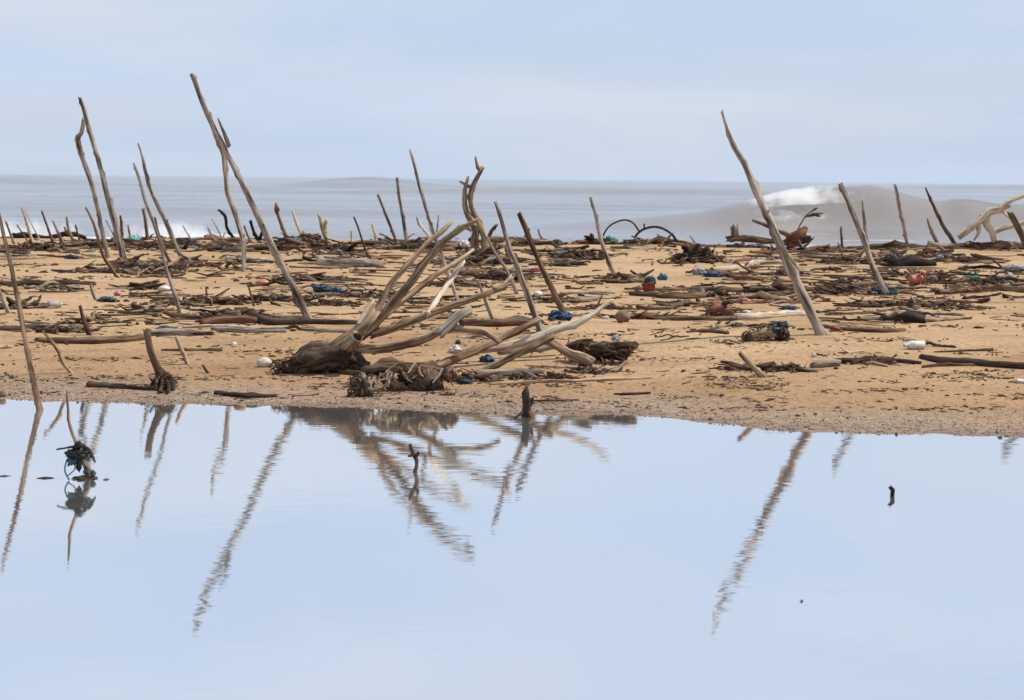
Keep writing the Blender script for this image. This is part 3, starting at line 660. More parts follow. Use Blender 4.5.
# stick hung with rags in the pond
p0 = on_z(90, 478)
st = empty('rag_hung_stick', p0); tag(st, 'thin stick in the pond hung with teal and black rags', 'stick')
P, Rd = air([(66.5, 391), (68, 408), (70, 426), (76, 442), (82, 458), (88, 470), (93, 482)], [1.6, 2.6, 3.5, 4.5, 6, 6.5, 7], p0.y)
wood_obj('shaft', P, Rd, 'tan', sd(), parent=st, origin=P[-1])
P, Rd = air([(57, 449.5), (66, 448), (79, 446)], [1.6, 2, 3], p0.y); wood_obj('branch', P, Rd, 'dark', sd(), parent=st, origin=P[0])
P, Rd = air([(79, 445), (88, 449), (93, 457), (95, 462)], [3, 4, 3, 1.6], p0.y, -.05); wood_obj('branch', P, Rd, 'dark', sd(), parent=st, origin=P[0])
for (x, y, w, h, mt, am) in [(79, 446, 9, 8, BLACK, .5), (77, 454, 17, 9, BLACK, .7), (72, 460, 8, 10, TEAL, .6), (79, 463, 5, 14, BLACK, .6), (88, 457, 5, 6, STEEL, .7), (86, 471, 4, 7, TEAL, .7), (93, 474, 4, 6, TEAL, .6)]:
    c = at_y(x, y, p0.y - .03); k = p0.y / F
    lump('rag', c, (w * k / 2, w * k / 3, h * k / 2), mt, sd(), am, 2.2, st)
P, Rd = air([(70, 455), (66, 463), (65, 471), (69, 480)], [1.5] * 4, p0.y, -.1); wood_obj('cord', P, Rd, STEEL, sd(), parent=st, origin=P[0], knots=0, jag=0)
P, Rd = air([(73, 457), (75, 468), (70, 474), (67, 476)], [1.2] * 4, p0.y, -.05); wood_obj('cord', P, Rd, STEEL, sd(), parent=st, origin=P[0], knots=0, jag=0)
c = on_z(84, 478.5); k = c.y / F
lump('root_mass', c, (11 * k, 10 * k, 2.2 * k), M['dark'], sd(), .5, 2.5, st)
for lab, x, y, w in [('dark sliver of wood floating at the left edge of the pond', 4, 476.5, 12), ('dark sliver of wood floating left of the rag hung stick', 45, 478.5, 16), ('tiny floating chip right of the rag hung stick', 106, 480, 5), ('lone dark chip floating in the front of the pond', 802, 602, 3)]:
    c = on_z(x, y); k = c.y / F; r = 1.2 * k
    wood_obj('floating_chip', [c + Vector((-w * k / 2, 0, 0)), c + Vector((0, .01, .002)), c + Vector((w * k / 2, .02, 0))], [r * .5, r, r * .4], 'dark', sd(), origin=c, seg=6)
    tag(scn.collection.objects[-1], lab, 'wood chip', 'floating chips on the pond')

# ------------------------------------------------------------------ the big driftwood tree
TY = on_ground(345, 371).y
tr = empty('driftwood_tree', on_ground(340, 371)); tag(tr, 'big bleached driftwood tree lying on its dark root with branches raised', 'fallen tree')
P, Rd = air([(274, 375), (284, 371), (298, 366), (314, 361), (330, 358), (346, 359), (366, 366)], [5, 11, 21, 27, 28, 25, 9], TY, -.05)
wood_obj('root_mass', P, Rd, 'dark', sd(), parent=tr, origin=P[0], rough=.30, knots=8, seg=26, step=.02, wob=.06)
for pts, w, dY in [([(300, 360), (306, 350), (309, 349)], [4, 3, 2], 0), ([(318, 352), (322, 347), (327, 346)], [5, 4, 3], .05), ([(288, 370), (279, 374), (272, 377)], [7, 5, 3], -.15), ([(335, 366), (345, 372), (362, 373)], [8, 7, 4], -.2), ([(330, 350), (337, 343), (345, 342)], [5, 4, 2], .1)]:
    P, Rd = air(pts, w, TY, dY); wood_obj('root', P, Rd, 'dark', sd(), parent=tr, origin=P[0], knots=1, rough=.25)
P, Rd = air([(328, 354), (340, 347), (354, 338), (366, 328), (377, 316)], [15, 16, 17, 16, 13], TY, .02)
wood_obj('trunk', P, Rd, 'tan', sd(), parent=tr, origin=P[0], seg=14, rough=.12)
P, Rd = air([(345, 350), (351, 343), (357, 337)], [14, 14, 13], TY - .05, -.14)
s_ = wood_obj('broken_stub', P, Rd, 'tan', sd(), parent=tr, origin=P[0], knots=0, jag=.3)
lump('hollow_shade', at_y(357.5, 337, TY - .2), (pxr(9, TY), pxr(5, TY), pxr(8, TY)), M['black'], sd(), .2, 1, tr)  # solid black lump standing in for the shade inside the stub's open end
BR = [
 ('tan', [(366, 330), (376, 313), (389, 287), (402, 271), (414, 258), (427, 243), (440, 233), (451, 222.5)], [13, 10, 8.5, 8, 7.5, 7, 7, 6], .25, []),
 ('tan', [(364, 334), (380, 319), (394, 301), (411, 282), (429, 258), (445, 240), (460, 229), (477, 220)], [14, 12, 11.5, 11, 10.5, 9, 7.5, 5], -.15, [([(459, 229), (466, 228), (471, 231)], [5, 4, 3]), ([(466, 226), (472, 224), (476, 225)], [4, 3, 2])]),
 ('tan', [(370, 328), (388, 313), (411, 294), (436, 275), (452, 265), (464, 257), (473, 250)], [10, 8.5, 8, 7.5, 7, 6, 4], .45, []),
 ('pale', [(427, 316), (433, 306), (441, 293), (452, 278), (463, 262)], [9, 8, 7.5, 7, 6.5], .5, []),
 ('tan', [(372, 334), (392, 329), (412, 321), (436, 312), (460, 303), (480, 296), (500, 288), (512, 277)], [12, 11, 10.5, 10, 9, 7.5, 7, 6], .1, [([(496, 290), (504, 288), (508, 284)], [5, 4, 2])]),
 ('tan', [(352, 350), (372, 349), (396, 346), (424, 339), (440, 331), (460, 329), (480, 331), (490, 335), (499, 342)], [13, 12.5, 12, 11, 11, 9.5, 9, 8.5, 6], -.35, [([(440, 333), (452, 323), (462, 315), (469, 311)], [10, 9.5, 9, 9])]),
 ('pale', [(358, 325), (364, 315), (370, 306), (373, 301)], [7, 6, 5.5, 5], .2, []),
]
for mt, pts, w, dY, tw in BR:
    P, Rd = air(pts, [q * .74 for q in w], TY, dY); b = wood_obj('branch', P, Rd, mt, sd(), parent=tr, origin=P[0], seg=12, knots=5, wob=.10, rough=.17)
    for tp, tww in tw:
        P2, R2 = air(tp, tww, TY + dY * .7)
        t = wood_obj('twig', P2, R2, 'pale' if tww[0] > 8 else mt, sd(), origin=P2[0], knots=1)
        t.parent = b; t.location = P2[0] - P[0]
bpy.context.view_layer.update()

# slanted logs and bleached limbs beside the tree
def limb_free(name, label, cat, pts, w, mat, Y, dY, group=None, **k):
    P, Rd = air(pts, w, Y, dY); Rd = [q * .84 for q in Rd]; o = wood_obj(name, P, Rd, mat, sd(), origin=P[0], **k); return tag(o, label, cat, group)
GL = 'bleached limbs beside the driftwood tree'
limb_free('driftwood_limb', 'brown limb slanting up to the foot of the grey pole', 'branch', [(427, 369), (445, 364), (462, 357), (490, 344), (516, 331), (538, 320)], [12, 11, 11, 10, 9, 6.5], 'tan', on_ground(430, 372).y, .55, GL, seg=11)
lb = limb_free('driftwood_limb', 'long bleached limb reaching up right to a thin tip', 'branch', [(470, 352), (498, 347), (530, 340), (552, 332), (580, 321), (592, 314), (603, 306), (613, 300)], [8, 10, 10, 10, 8, 7, 5, 3], 'pale', on_ground(500, 362).y, .25, GL, seg=11)
limb_free('driftwood_limb', 'tan limb running just under the long bleached limb', 'branch', [(478, 374), (488, 367), (512, 356), (532, 347), (552, 337)], [7, 8, 9, 9, 8], 'tan', on_ground(490, 372).y, .15, GL)
limb_free('driftwood_limb', 'thick tan stub pointing down right into the root slab', 'branch', [(546, 338), (558, 347), (572, 355), (590, 361)], [9, 10, 11, 12], 'tan', on_ground(585, 366).y, -.1, GL, seg=11)
limb_free('driftwood_limb', 'pale slim limb leaning behind the tan limb', 'branch', [(500, 352), (522, 350), (540, 348), (560, 346)], [7, 8, 8, 6], 'grey', on_ground(520, 358).y, .1, GL)
# root slab
RY = on_ground(600, 362).y
rs = empty('root_slab', on_ground(600, 362)); tag(rs, 'dark shredded root slab right of the bleached limbs', 'driftwood root')
P, Rd = air([(564, 348), (580, 349), (600, 350), (618, 350), (632, 347), (637, 344)], [6, 12, 15, 13, 8, 4], RY); wood_obj('root_mass', P, Rd, 'dark', sd(), parent=rs, origin=P[0], rough=.35, seg=14, knots=8, step=.02)
for pts, w, mt in [([(600, 352), (612, 352), (624, 356), (622, 362)], [5, 4, 3, 2], 'brown'), ([(610, 345), (625, 344), (636, 346)], [6, 5, 3], 'brown'), ([(620, 351), (629, 352), (634, 349)], [4, 4, 2], 'tan'), ([(596, 355), (604, 360), (606, 364)], [5, 4, 2], 'dark'), ([(570, 344), (582, 341), (592, 340)], [5, 6, 3], 'tan'), ([(608, 352), (613, 359), (612, 364)], [4, 3, 2], 'dark')]:
    P, Rd = air(pts, w, RY, -.15); wood_obj('root', P, Rd, mt, sd(), parent=rs, origin=P[0], rough=.25)
# bundle of roots and netting in front of the tree
RY = on_ground(410, 388).y
rb = empty('root_bundle', on_ground(410, 388)); tag(rb, 'matted bundle of roots and brown netting in front of the driftwood tree', 'debris')
P, Rd = air([(366, 371), (382, 367), (400, 369), (420, 371), (440, 373)], [10, 15, 15, 14, 10], RY, 0); wood_obj('log_core', P, Rd, 'brown', sd(), parent=rb, origin=P[0], rough=.35, knots=7, seg=12)
for x, y, w, h, mt in [(428, 381, 24, 18, NETB), (450, 374, 14, 12, M['brown']), (389, 377, 14, 10, M['tan']), (407, 380, 16, 9, BLACK), (397, 384, 14, 10, M['tan']), (414, 384, 12, 8, M['brown'])]:
    k = RY / F; lump('netting' if mt is NETB else 'root_knot', at_y(x, y, RY - .08), (w * k / 2, w * k / 3, h * k / 2), mt, sd(), .55, 2.2, rb)
rng = random.Random(44)
for i in range(16):
    x0 = rng.uniform(372, 448); y0 = rng.uniform(362, 380); a = rng.uniform(-1.2, 1.2)
    pts = [(x0, y0), (x0 + 7 * math.sin(a) + rng.uniform(-3, 3), y0 + 6), (x0 + 12 * math.sin(a), y0 + rng.uniform(9, 15))]
    P, Rd = air(pts, [rng.uniform(1.5, 3.5), 2, 1.2], RY - .18, rng.uniform(-.1, .05)); wood_obj('root', P, Rd, rng.choice(['brown', 'tan', 'dark', 'grey']), sd(), parent=rb, origin=P[0], knots=1)
# coil of wire and roots at the left of the bundle
c = on_ground(363, 396); k = c.y / F
wc = empty('wire_coil', c); tag(wc, 'grey root ball wrapped in loops of rusty wire by the pond', 'wire')
lump('root_ball', c + Vector((0, .02, 9 * k)), (9 * k, 8 * k, 11 * k), M['grey'], sd(), .45, 2.6, wc)
tangle('wire_loop', c + Vector((-2 * k, -.02, 11 * k)), (13 * k, 7 * k, 11 * k), M['dark'], 7, 5, 1.0 * k, wc)
tangle('wire_loop', c + Vector((16 * k, 0, 12 * k)), (11 * k, 7 * k, 10 * k), M['tan'], 9, 3, .8 * k, wc)

# forked snag at centre, behind the tree
SY = on_ground(480, 258).y
sn = empty('forked_snag', on_ground(480, 258)); tag(sn, 'twisted forked snag with two thin crossing arms behind the driftwood tree', 'snag')
for nm, pts, w in [('trunk', [(482, 168), (478, 176), (473, 186), (471, 195), (472, 207), (477, 219), (482, 232), (485, 245), (486, 260)], [4, 4.5, 5, 5, 5.5, 6, 6.5, 7, 8]),
                   ('branch', [(475.5, 157), (477, 165), (480, 171)], [1.6, 3, 4]), ('branch', [(460, 181.5), (466, 185), (474, 189)], [2, 3, 4]),
                   ('trunk', [(468, 177), (465.5, 189), (464.5, 202), (466, 212), (471, 221), (476, 230), (475, 243), (478, 258)], [2.6, 4, 4.5, 5, 7, 8, 6.5, 8]),
                   ('branch', [(466, 200), (469, 195), (472, 190)], [2.5, 3, 3]), ('branch', [(470, 222), (476, 221), (480, 219)], [5, 4, 3])]:
    P, Rd = air(pts, w, SY, .05); wood_obj(nm, P, Rd, 'tan', sd(), parent=sn, origin=P[0], knots=3)
# bleached tree at right edge
WY = on_ground(985, 240).y
wt = empty('driftwood_tree', on_ground(985, 240)); tag(wt, 'white bleached driftwood tree arching at the right edge of the crest', 'fallen tree')
for nm, pts, w in [('trunk', [(960, 238), (970, 229), (978, 222), (985, 217), (990, 211), (1000, 209), (1006, 203), (1015, 199), (1030, 194)], [4, 8, 9, 12, 10, 7, 6, 5, 4]),
                   ('branch', [(985, 216), (987, 224), (992, 232), (994, 240)], [11, 9, 8, 7]), ('branch', [(992, 231), (1004, 228), (1016, 225), (1030, 220)], [6, 6, 5, 4]),
                   ('branch', [(1000, 210), (1005, 214), (1010, 219)], [3, 2.6, 2]), ('root', [(978, 222), (979, 232), (974, 240)], [6, 4, 2]), ('root', [(972, 229), (966, 229), (958, 236)], [4, 3, 2]), ('branch', [(1000, 208), (1006, 208), (1009, 207)], [5, 4, 3])]:
    P, Rd = air(pts, [q * .85 for q in w], WY, -.1); wood_obj(nm, P, Rd, 'pale', sd(), parent=wt, origin=P[0], knots=3)

# wire hoops and green netting on the crest
c = on_ground(636, 241); HY = c.y
hp = empty('wire_hoop', c); tag(hp, 'two thin dark hoops arching over the crest with a green net', 'hoop')
for pts, w in [([(603, 236), (606, 230), (612, 224), (624, 220), (633, 223), (639, 231)], 1.7), ([(635, 238), (638, 233), (645, 228.5), (656, 227), (666, 230), (673, 235.5), (678, 243)], 2.4), ([(644, 229), (644, 223.5)], 1.6)]:
    P, Rd = air(pts, w, HY); wood_obj('hoop', P, Rd, 'black', sd(), parent=hp, origin=P[0], knots=0, rough=.05, jag=0)
px_lump('green_net', 'small heap of bright green netting under the left hoop', 'net', 610, 238, 15, 10, plain('bright_green', (.06, .28, .17), .7, .5), amp=.7, freq=2.4)
px_lump('black_bag', 'small black boxy bag on the crest left of the hoops', 'bag', 557, 240, 13, 7, BLACK, amp=.2)
# twig with dead leaves on the crest
c = on_ground(797, 240); tw = empty('leafy_twig', c); tag(tw, 'thin dry twig with dead leaves on the crest before the breaking wave', 'twig')
P, Rd = air([(797, 240), (798, 230), (803, 220), (809, 213), (815, 209)], [1.6, 1.4, 1.2, 1, .8], c.y); wood_obj('stem', P, Rd, 'dark', sd(), parent=tw, origin=P[0], knots=0)
for pts, w in [([(805, 217), (813, 215), (823, 213.5)], [1, 3.5, 1]), ([(811, 212), (815, 209), (818, 208)], [1, 2.4, .8]), ([(813, 215), (818, 216), (821, 216)], [.8, 2.2, .8])]:
    P, Rd = air(pts, w, c.y); wood_obj('leaf', P, Rd, DRYLEAF, sd(), parent=tw, origin=P[0], knots=0, seg=5)
# crest logs at right
limb_free('driftwood_log', 'dark slanted branch leaning behind the thick bent pole', 'branch', [(753, 220.5), (766, 226), (780, 232), (796, 238)], [3, 4, 5, 6], 'brown', on_ground(794, 242).y, 0, knots=3)
cl = empty('driftwood_log', on_ground(735, 242)); tag(cl, 'crest log with two short upright stubs left of the thick bent pole', 'log')
P, Rd = air([(728, 239), (745, 238.5), (765, 240), (785, 243)], [6, 7, 6, 5], cl.location.y); wood_obj('trunk', P, Rd, 'brown', sd(), parent=cl, origin=P[0])
for pts, w in [([(737, 238), (736.5, 231), (735.5, 225)], [6, 5.5, 4]), ([(732.5, 238), (732, 232), (731.5, 227)], [2.6, 2.6, 2])]:
    P, Rd = air(pts, w, cl.location.y); wood_obj('stub', P, Rd, 'grey', sd(), parent=cl, origin=P[0])
rc = empty('driftwood_root', on_ground(800, 245)); tag(rc, 'reddish brown root chunk pointing up at the crest right of the thick pole', 'driftwood root')
P, Rd = air([(787, 244), (794, 240), (801, 235), (806, 228)], [7, 12, 12, 4], rc.location.y); wood_obj('root_mass', P, Rd, 'red', sd(), parent=rc, origin=P[0], rough=.3)
P, Rd = air([(796, 242), (803, 240), (810, 238)], [8, 7, 5], rc.location.y, -.1); wood_obj('root', P, Rd, 'dark', sd(), parent=rc, origin=P[0], rough=.3)
log('long grey brown log humped along the crest behind the planted pole', [(832, 244), (862, 240), (895, 238), (915, 242), (938, 247)], [4, 6, 9, 8, 6], 'brown')
log('pale knobbly log at the foot of the white driftwood tree', [(930, 240), (940, 243), (955, 243), (972, 244)], [11, 9, 8, 7], 'tan')
log('stout brown log under the white driftwood tree, at its right', [(985, 239), (1000, 238), (1014, 238), (1030, 239)], [9, 11, 10, 8], 'brown')

pole('pale curved twig on the crest left of the tall thin pole', [(417, 217), (419, 224), (424, 229), (428, 235), (433, 243)], [2.5, 3.5, 3.5, 3.5, 4], 'pale', 'twig')
pole('tiny pale twig right of the tall thin pole on the crest', [(438.5, 215), (438, 222), (436, 240)], [1.6, 2, 2.4], 'pale', 'twig')
pole('dark stub pointing right between the two centre poles', [(497, 225), (492, 230), (486, 242)], [3, 4, 5], 'brown', 'stub')
pole('thin pale prong on the crest right of the brown pole', [(538, 229), (540, 236), (545, 242)], [1.6, 2.6, 3], 'tan', 'twig')
# ------------------------------------------------------------------ lying logs
for lab, pts, w, mt in [
 ('long weathered log lying left of the rooted stump', [(37, 340), (60, 341), (100, 341), (142, 338)], [5, 8, 9, 8], 'brown'),
 ('long grey log with a bluish rag end right of the rooted stump', [(150, 333), (175, 333), (205, 334)], [9, 8, 4], 'grey'),
 ('dark wet plank at the waterside left of the rooted stump', [(90, 385), (110, 386), (135, 388), (158, 390)], [7, 6, 5, 3], 'dark'),
 ('dark twig log at the waterside right of the rooted stump', [(216, 393), (232, 395), (250, 396), (276, 396)], [5, 6, 6.5, 4], 'dark'),
 ('thin straight stick on the sand right of the tan stub', [(162, 350), (190, 350), (221, 350)], [2, 3, 4.5], 'brown'),
 ('dark log across the left edge of the beach', [(-6, 283), (30, 284), (65, 283), (95, 284)], [7, 7, 6, 4], 'dark'),
 ('slim tan log at the left edge under the far crest', [(-6, 259), (20, 258.5), (45, 257.5)], [3, 3.6, 3], 'tan'),
 ('broken dark log by the dark upright stub', [(-6, 328), (20, 329), (40, 327), (62, 328)], [6, 7, 6, 5], 'dark'),
 ('reddish brown log below the tall slanting pole', [(202, 323), (225, 321), (256, 321)], [7, 9, 7], 'red'),
 ('thick black ended log running right from the reddish log', [(252, 318), (266, 321), (290, 322), (320, 322), (362, 323)], [12, 10, 9, 7, 5], 'dark'),
 ('thin bleached pole lying below the reddish log', [(183, 327), (215, 326), (250, 328), (300, 327)], [2.5, 3.5, 3.5, 2.5], 'pale'),
 ('grey stripped log below the black ended log', [(213, 329), (240, 331), (284, 331)], [4, 6, 5], 'grey'),
 ('slender grey stick left of the driftwood tree trunk', [(300, 329), (330, 331), (360, 332)], [3, 4.5, 4], 'grey'),
 ('dark stick along the left below the reddish log', [(178, 332), (195, 334), (213, 334)], [4, 5, 4], 'dark'),
 ('thick grey log on the crest right of the tall slanting pole', [(320, 263), (345, 264), (378, 265)], [8, 10, 8], 'grey'),
 ('long thin branch in front of the thick grey log', [(290, 267), (320, 268), (352, 267)], [2.5, 3, 3], 'brown'),
 ('round log seen under the raised branches of the driftwood tree', [(462, 323), (490, 324), (520, 323), (540, 324)], [9, 9, 9, 8], 'brown'),
 ('white topped log lying in front of the limbs at centre', [(476, 374), (505, 373), (543, 372)], [6, 6.5, 6], 'grey'),
 ('long thin driftwood switch on the sand near the black post', [(490, 384), (530, 382), (570, 381), (612, 379), (652, 378)], [3, 4, 4, 5, 2], 'tan'),
 ('low dark stick on the sand right of the black post', [(614, 394), (632, 394), (650, 393)], [1.5, 3, 2.5], 'dark'),
 ('straight thin stick just right of the black post top', [(533, 401), (555, 400.5), (578, 400)], [2, 2.5, 2], 'dark'),
 ('pale stripped log left of the thick bent pole', [(735, 318), (760, 317), (785, 314), (806, 314)], [7, 8, 7, 7], 'pale'),
 ('dark grey log left of the pale stripped log', [(640, 317), (670, 319), (700, 319), (735, 319)], [3, 5, 5, 6], 'brown'),
 ('curved pale grey log right of the dark root crown', [(712, 270), (730, 269), (745, 266), (760, 263), (792, 263)], [5, 7, 7, 6, 5], 'pale'),
 ('reddish split plank beside the blue bag', [(720, 273), (740, 278), (762, 280)], [4, 6, 4], 'red'),
 ('stubby dark log left of the thick bent pole, with a cut end', [(658, 296), (680, 297), (703, 296)], [6, 7, 7], 'brown'),
 ('long thin log over the stubby dark log', [(625, 289), (660, 290), (700, 289), (745, 291)], [3, 4, 5, 6], 'brown'),
 ('thin brown stick on open sand left of the burl', [(687, 332), (705, 331), (727, 333)], [2, 4, 4], 'brown'),
 ('brown log with a red rag right of the thick bent pole', [(818, 326), (845, 329), (880, 331), (905, 330)], [5, 4.5, 5.5, 3], 'brown'),
 ('thick black charred log on open sand at right', [(884, 319), (900, 319), (922, 320)], [7, 13, 11], 'black'),
 ('thin tan stick in front of the black charred log', [(862, 320), (880, 322), (900, 322)], [2, 2.5, 2], 'tan'),
 ('heavy dark log entering from the right edge', [(922, 357), (945, 361), (985, 364), (1034, 367)], [6, 8, 8, 8], 'dark'),
 ('flat stick just below the heavy dark log', [(923, 367), (945, 365), (985, 365)], [3, 4.5, 3], 'brown'),
 ('thin tapered stick above the heavy dark log', [(935, 352), (965, 350.5), (993, 350)], [1.5, 2.5, 4], 'brown'),
 ('knotty dark log with a blue rag right of the leaning tan stub', [(836, 362), (860, 361), (885, 360), (920, 363)], [6, 7, 6, 4], 'dark'),
 ('short blunt grey log end left of the blue ragged log', [(813, 366), (824, 365), (838, 364)], [7, 8, 7], 'grey'),
 ('dark heavy log on the crest right of the planted pole', [(893, 264), (912, 263), (934, 264)], [8, 12, 7], 'black'),
 ('forked brown log near the right edge', [(938, 293), (960, 291), (988, 288)], [6, 7, 5], 'brown'),
 ('round brown log at the right edge of the beach', [(985, 287), (1005, 289), (1034, 291)], [5, 7, 8], 'brown'),
 ('straight dark log in front of the pole with blue rope', [(632, 294), (655, 295), (690, 295)], [5, 6, 5], 'dark'),
 ('long brown log behind the forked snag', [(485, 241), (510, 241), (548, 241)], [7, 8, 5], 'brown'),
 ('pale slanting log crossing behind the two centre poles', [(500, 247), (510, 243), (520, 238)], [5, 6, 6], 'tan'),
]:
    log(lab, pts, w, mt, knots=4, **({'rough': .36, 'lift': .3} if mt == 'black' else {}))
sb = pole('short tan stub leaning left from a heap of bark right of centre', [(740, 353), (748, 362), (755, 369), (763, 377)], [6, 7, 7.5, 10], 'tan', 'stub', 'driftwood_stub')

# root crown and burl on the right half
rc = empty('upturned_root', on_ground(692, 262)); tag(rc, 'dark upturned root crown on the sand below the right hoop', 'driftwood root')
P, Rd = air([(680, 259), (690, 254), (700, 252), (712, 258)], [5, 9, 9, 4], rc.location.y); wood_obj('root_mass', P, Rd, 'dark', sd(), parent=rc, origin=P[0], rough=.35)
for pts in [[(690, 254), (684, 247), (682, 246)], [(695, 252), (697, 246), (700, 245)], [(700, 253), (708, 249), (711, 252)], [(686, 256), (676, 256), (670, 259)], [(704, 256), (714, 257), (718, 261)], [(694, 255), (690, 262), (684, 263)], [(700, 256), (703, 262), (708, 263)]]:
    P, Rd = air(pts, [5, 4, 2], rc.location.y, -.2); wood_obj('root', P, Rd, 'dark', sd(), parent=rc, origin=P[0])
rl = empty('upturned_root', on_ground(722, 318)); tag(rl, 'rusty brown root crown at the left end of the pale stripped log', 'driftwood root')
P, Rd = air([(708, 311), (718, 309), (728, 311), (735, 316)], [7, 12, 12, 6], rl.location.y); wood_obj('root_mass', P, Rd, 'red', sd(), parent=rl, origin=P[0], rough=.35)
for pts in [[(712, 312), (707, 317), (704, 320)], [(720, 312), (719, 318), (717, 321)], [(727, 314), (731, 319), (732, 321)], [(724, 304), (729, 302), (732, 303)]]:
    P, Rd = air(pts, [5, 4, 2], rl.location.y, -.2); wood_obj('root', P, Rd, 'dark', sd(), parent=rl, origin=P[0])
bu = empty('burl', on_ground(766, 340)); tag(bu, 'fat driftwood burl with dark knobs and teal cord, alone on clean sand', 'driftwood burl')
P, Rd = air([(744, 337), (752, 335), (766, 332), (780, 333), (789, 337)], [6, 8, 12, 11, 5], bu.location.y); wood_obj('trunk', P, Rd, 'tan', sd(), parent=bu, origin=P[0], rough=.25, seg=12)
for x, y, w, h, mt in [(747, 336, 8, 9, M['dark']), (783, 335, 12, 13, M['dark'])]:
    k = bu.location.y / F; lump('knob', at_y(x, y, bu.location.y - .04), (w * k / 2, w * k / 2, h * k / 2), mt, sd(), .4, 2, bu)
k = bu.location.y / F
tangle('cord', at_y(780, 327, bu.location.y), (9 * k, 8 * k, 5 * k), TEAL, 3, 6, .9 * k, bu); tangle('cord', at_y(766, 326, bu.location.y), (10 * k, 8 * k, 4 * k), NETB, 5, 3, .7 * k, bu)

# ------------------------------------------------------------------ washed-up rubbish
GB = 'rubbish washed up on the beach'
def bottle(label, x, y, ln, w, mat, cap, ang=0):
    p = on_ground(x, y); k = p.y / F; r = w * k / 2; h = ln * k
    ax = Vector((math.cos(R(ang)), math.sin(R(ang)), 0)); b = p - ax * h / 2 + Vector((0, 0, r * .85))
    o = lathe('plastic_bottle', [(0, 0), (r * .8, .01 * h), (r, .06 * h), (r * .92, .3 * h), (r, .36 * h), (r, .6 * h), (r * .75, .74 * h), (r * .36, .84 * h), (r * .36, .9 * h), (0, .9 * h)], mat, b, ax)
    lathe('cap', [(0, 0), (r * .42, 0), (r * .42, .1 * h), (0, .1 * h)], cap, b + ax * h * .895, ax, parent=o)
    return tag(o, label, 'bottle', GB)
fl = px_lump('float', 'round cream coloured float on clean sand left of the driftwood tree', 'float', 264, 367, 17, 11, CREAM, GB, .10, 1.2)
px_lump('shell', 'small white shell on the sand above the cream float', 'shell', 234, 347, 6, 6, WHITE, GB, .3)
px_lump('float', 'orange float half sunk among sticks below the curved grey pole', 'float', 262, 286, 15, 8, ORANGE, GB, .12)
px_lump('rag', 'dark teal rag bundle among sticks right of the tall slanting pole', 'rag', 322, 292, 18, 10, STEEL, GB, .5)
px_lump('plastic_bag', 'blue plastic bag next to the dark teal rag bundle', 'bag', 337, 294, 13, 8, BLUE, GB, .6)
px_lump('foam_block', 'rounded white foam block right of the teal rags on the left beach', 'foam block', 164, 291, 12, 6, WHITE, GB, .2)
bottle('clear pale plastic bottle leaning on the sand left of the dark stub', 55, 308, 15, 8, GREYCL, WHITE, 35)
px_lump('rag', 'teal rag wound round twigs beside the pale leaning stub', 'rag', 106, 302, 18, 6, TEAL, GB, .5)
px_lump('rag', 'pinkish rag on the teal rag heap', 'rag', 117, 296, 6, 6, PINK, GB, .5)
px_lump('rag', 'blue grey rag draped on the log right of the rooted stump', 'rag', 166, 334, 24, 10, STEEL, GB, .35)
px_lump('plastic_scrap', 'mint green plastic scrap on the far left crest', 'plastic scrap', 133, 243, 14, 8, plain('mint_plastic', (.15, .42, .36)), GB, .6)
px_lump('plastic_scrap', 'teal plastic scrap on the crest left of the tall slanting pole', 'plastic scrap', 218, 250, 12, 5, TEAL, GB, .5)
px_lump('plastic_bag', 'dull teal bag among logs on the left beach', 'bag', 71, 259, 14, 5, TEAL, GB, .5)
px_lump('plastic_scrap', 'orange scrap on the sand right of the teal rag heap', 'plastic scrap', 117, 308, 5, 3, ORANGE, GB, .4)
px_lump('plastic_bag', 'bright blue bag under the bleached limbs at centre', 'bag', 487, 362, 15, 8, BLUE, GB, .5)
px_lump('plastic_bag', 'yellow bag end poking from rubbish in front of the limbs', 'bag', 459, 379, 10, 8, YEL, GB, .4)
px_lump('rag', 'teal cloth scrap under the yellow bag', 'rag', 464, 384, 13, 6, TEAL, GB, .5)
px_lump('plastic_cup', 'crumpled white and grey cup behind the brown limb', 'cup', 455, 353, 13, 10, WHITE, GB, .4)
px_lump('plastic_scrap', 'small teal scrap beside the crumpled cup', 'plastic scrap', 458, 344, 6, 5, TEAL, GB, .4)
px_lump('plastic_scrap', 'tiny blue scrap under the root of the driftwood tree', 'plastic scrap', 327, 374, 4, 4, BLUE, GB, .3)
px_lump('plastic_scrap', 'teal strip beneath the tan stub by the root slab', 'plastic scrap', 585, 366, 14, 4, TEAL, GB, .4)
px_lump('plastic_bag', 'grey white bag snagged on top of the root slab', 'bag', 616, 342, 9, 9, GREYCL, GB, .5)
c = on_ground(560, 320); k = c.y / F
o = tangle('rope_tangle', c + Vector((0, 0, 4 * k)), (12 * k, 10 * k, 5 * k), BLUE, 21, 9, 1.0 * k); tag(o, 'skein of blue rope round the foot of the brown pole', 'rope', GB)
px_lump('plastic_scrap', 'blue strip on the round log left of the blue rope', 'plastic scrap', 518, 320, 18, 5, BLUE, GB, .5)
px_lump('foam_block', 'white foam lump on the sand behind the brown pole', 'foam block', 538, 297, 9, 7, WHITE, GB, .25)
px_lump('plastic_scrap', 'coral red scrap behind the brown pole', 'plastic scrap', 535, 272, 11, 5, RED, GB, .5)
px_lump('boulder', 'rounded brown boulder right of the long bleached limb tip', 'boulder', 623, 322, 17, 14, STONE, None, .15)
px_lump('foam_chip', 'small white scrap left of the brown boulder', 'foam chip', 606, 319, 7, 4, WHITE, GB, .4)
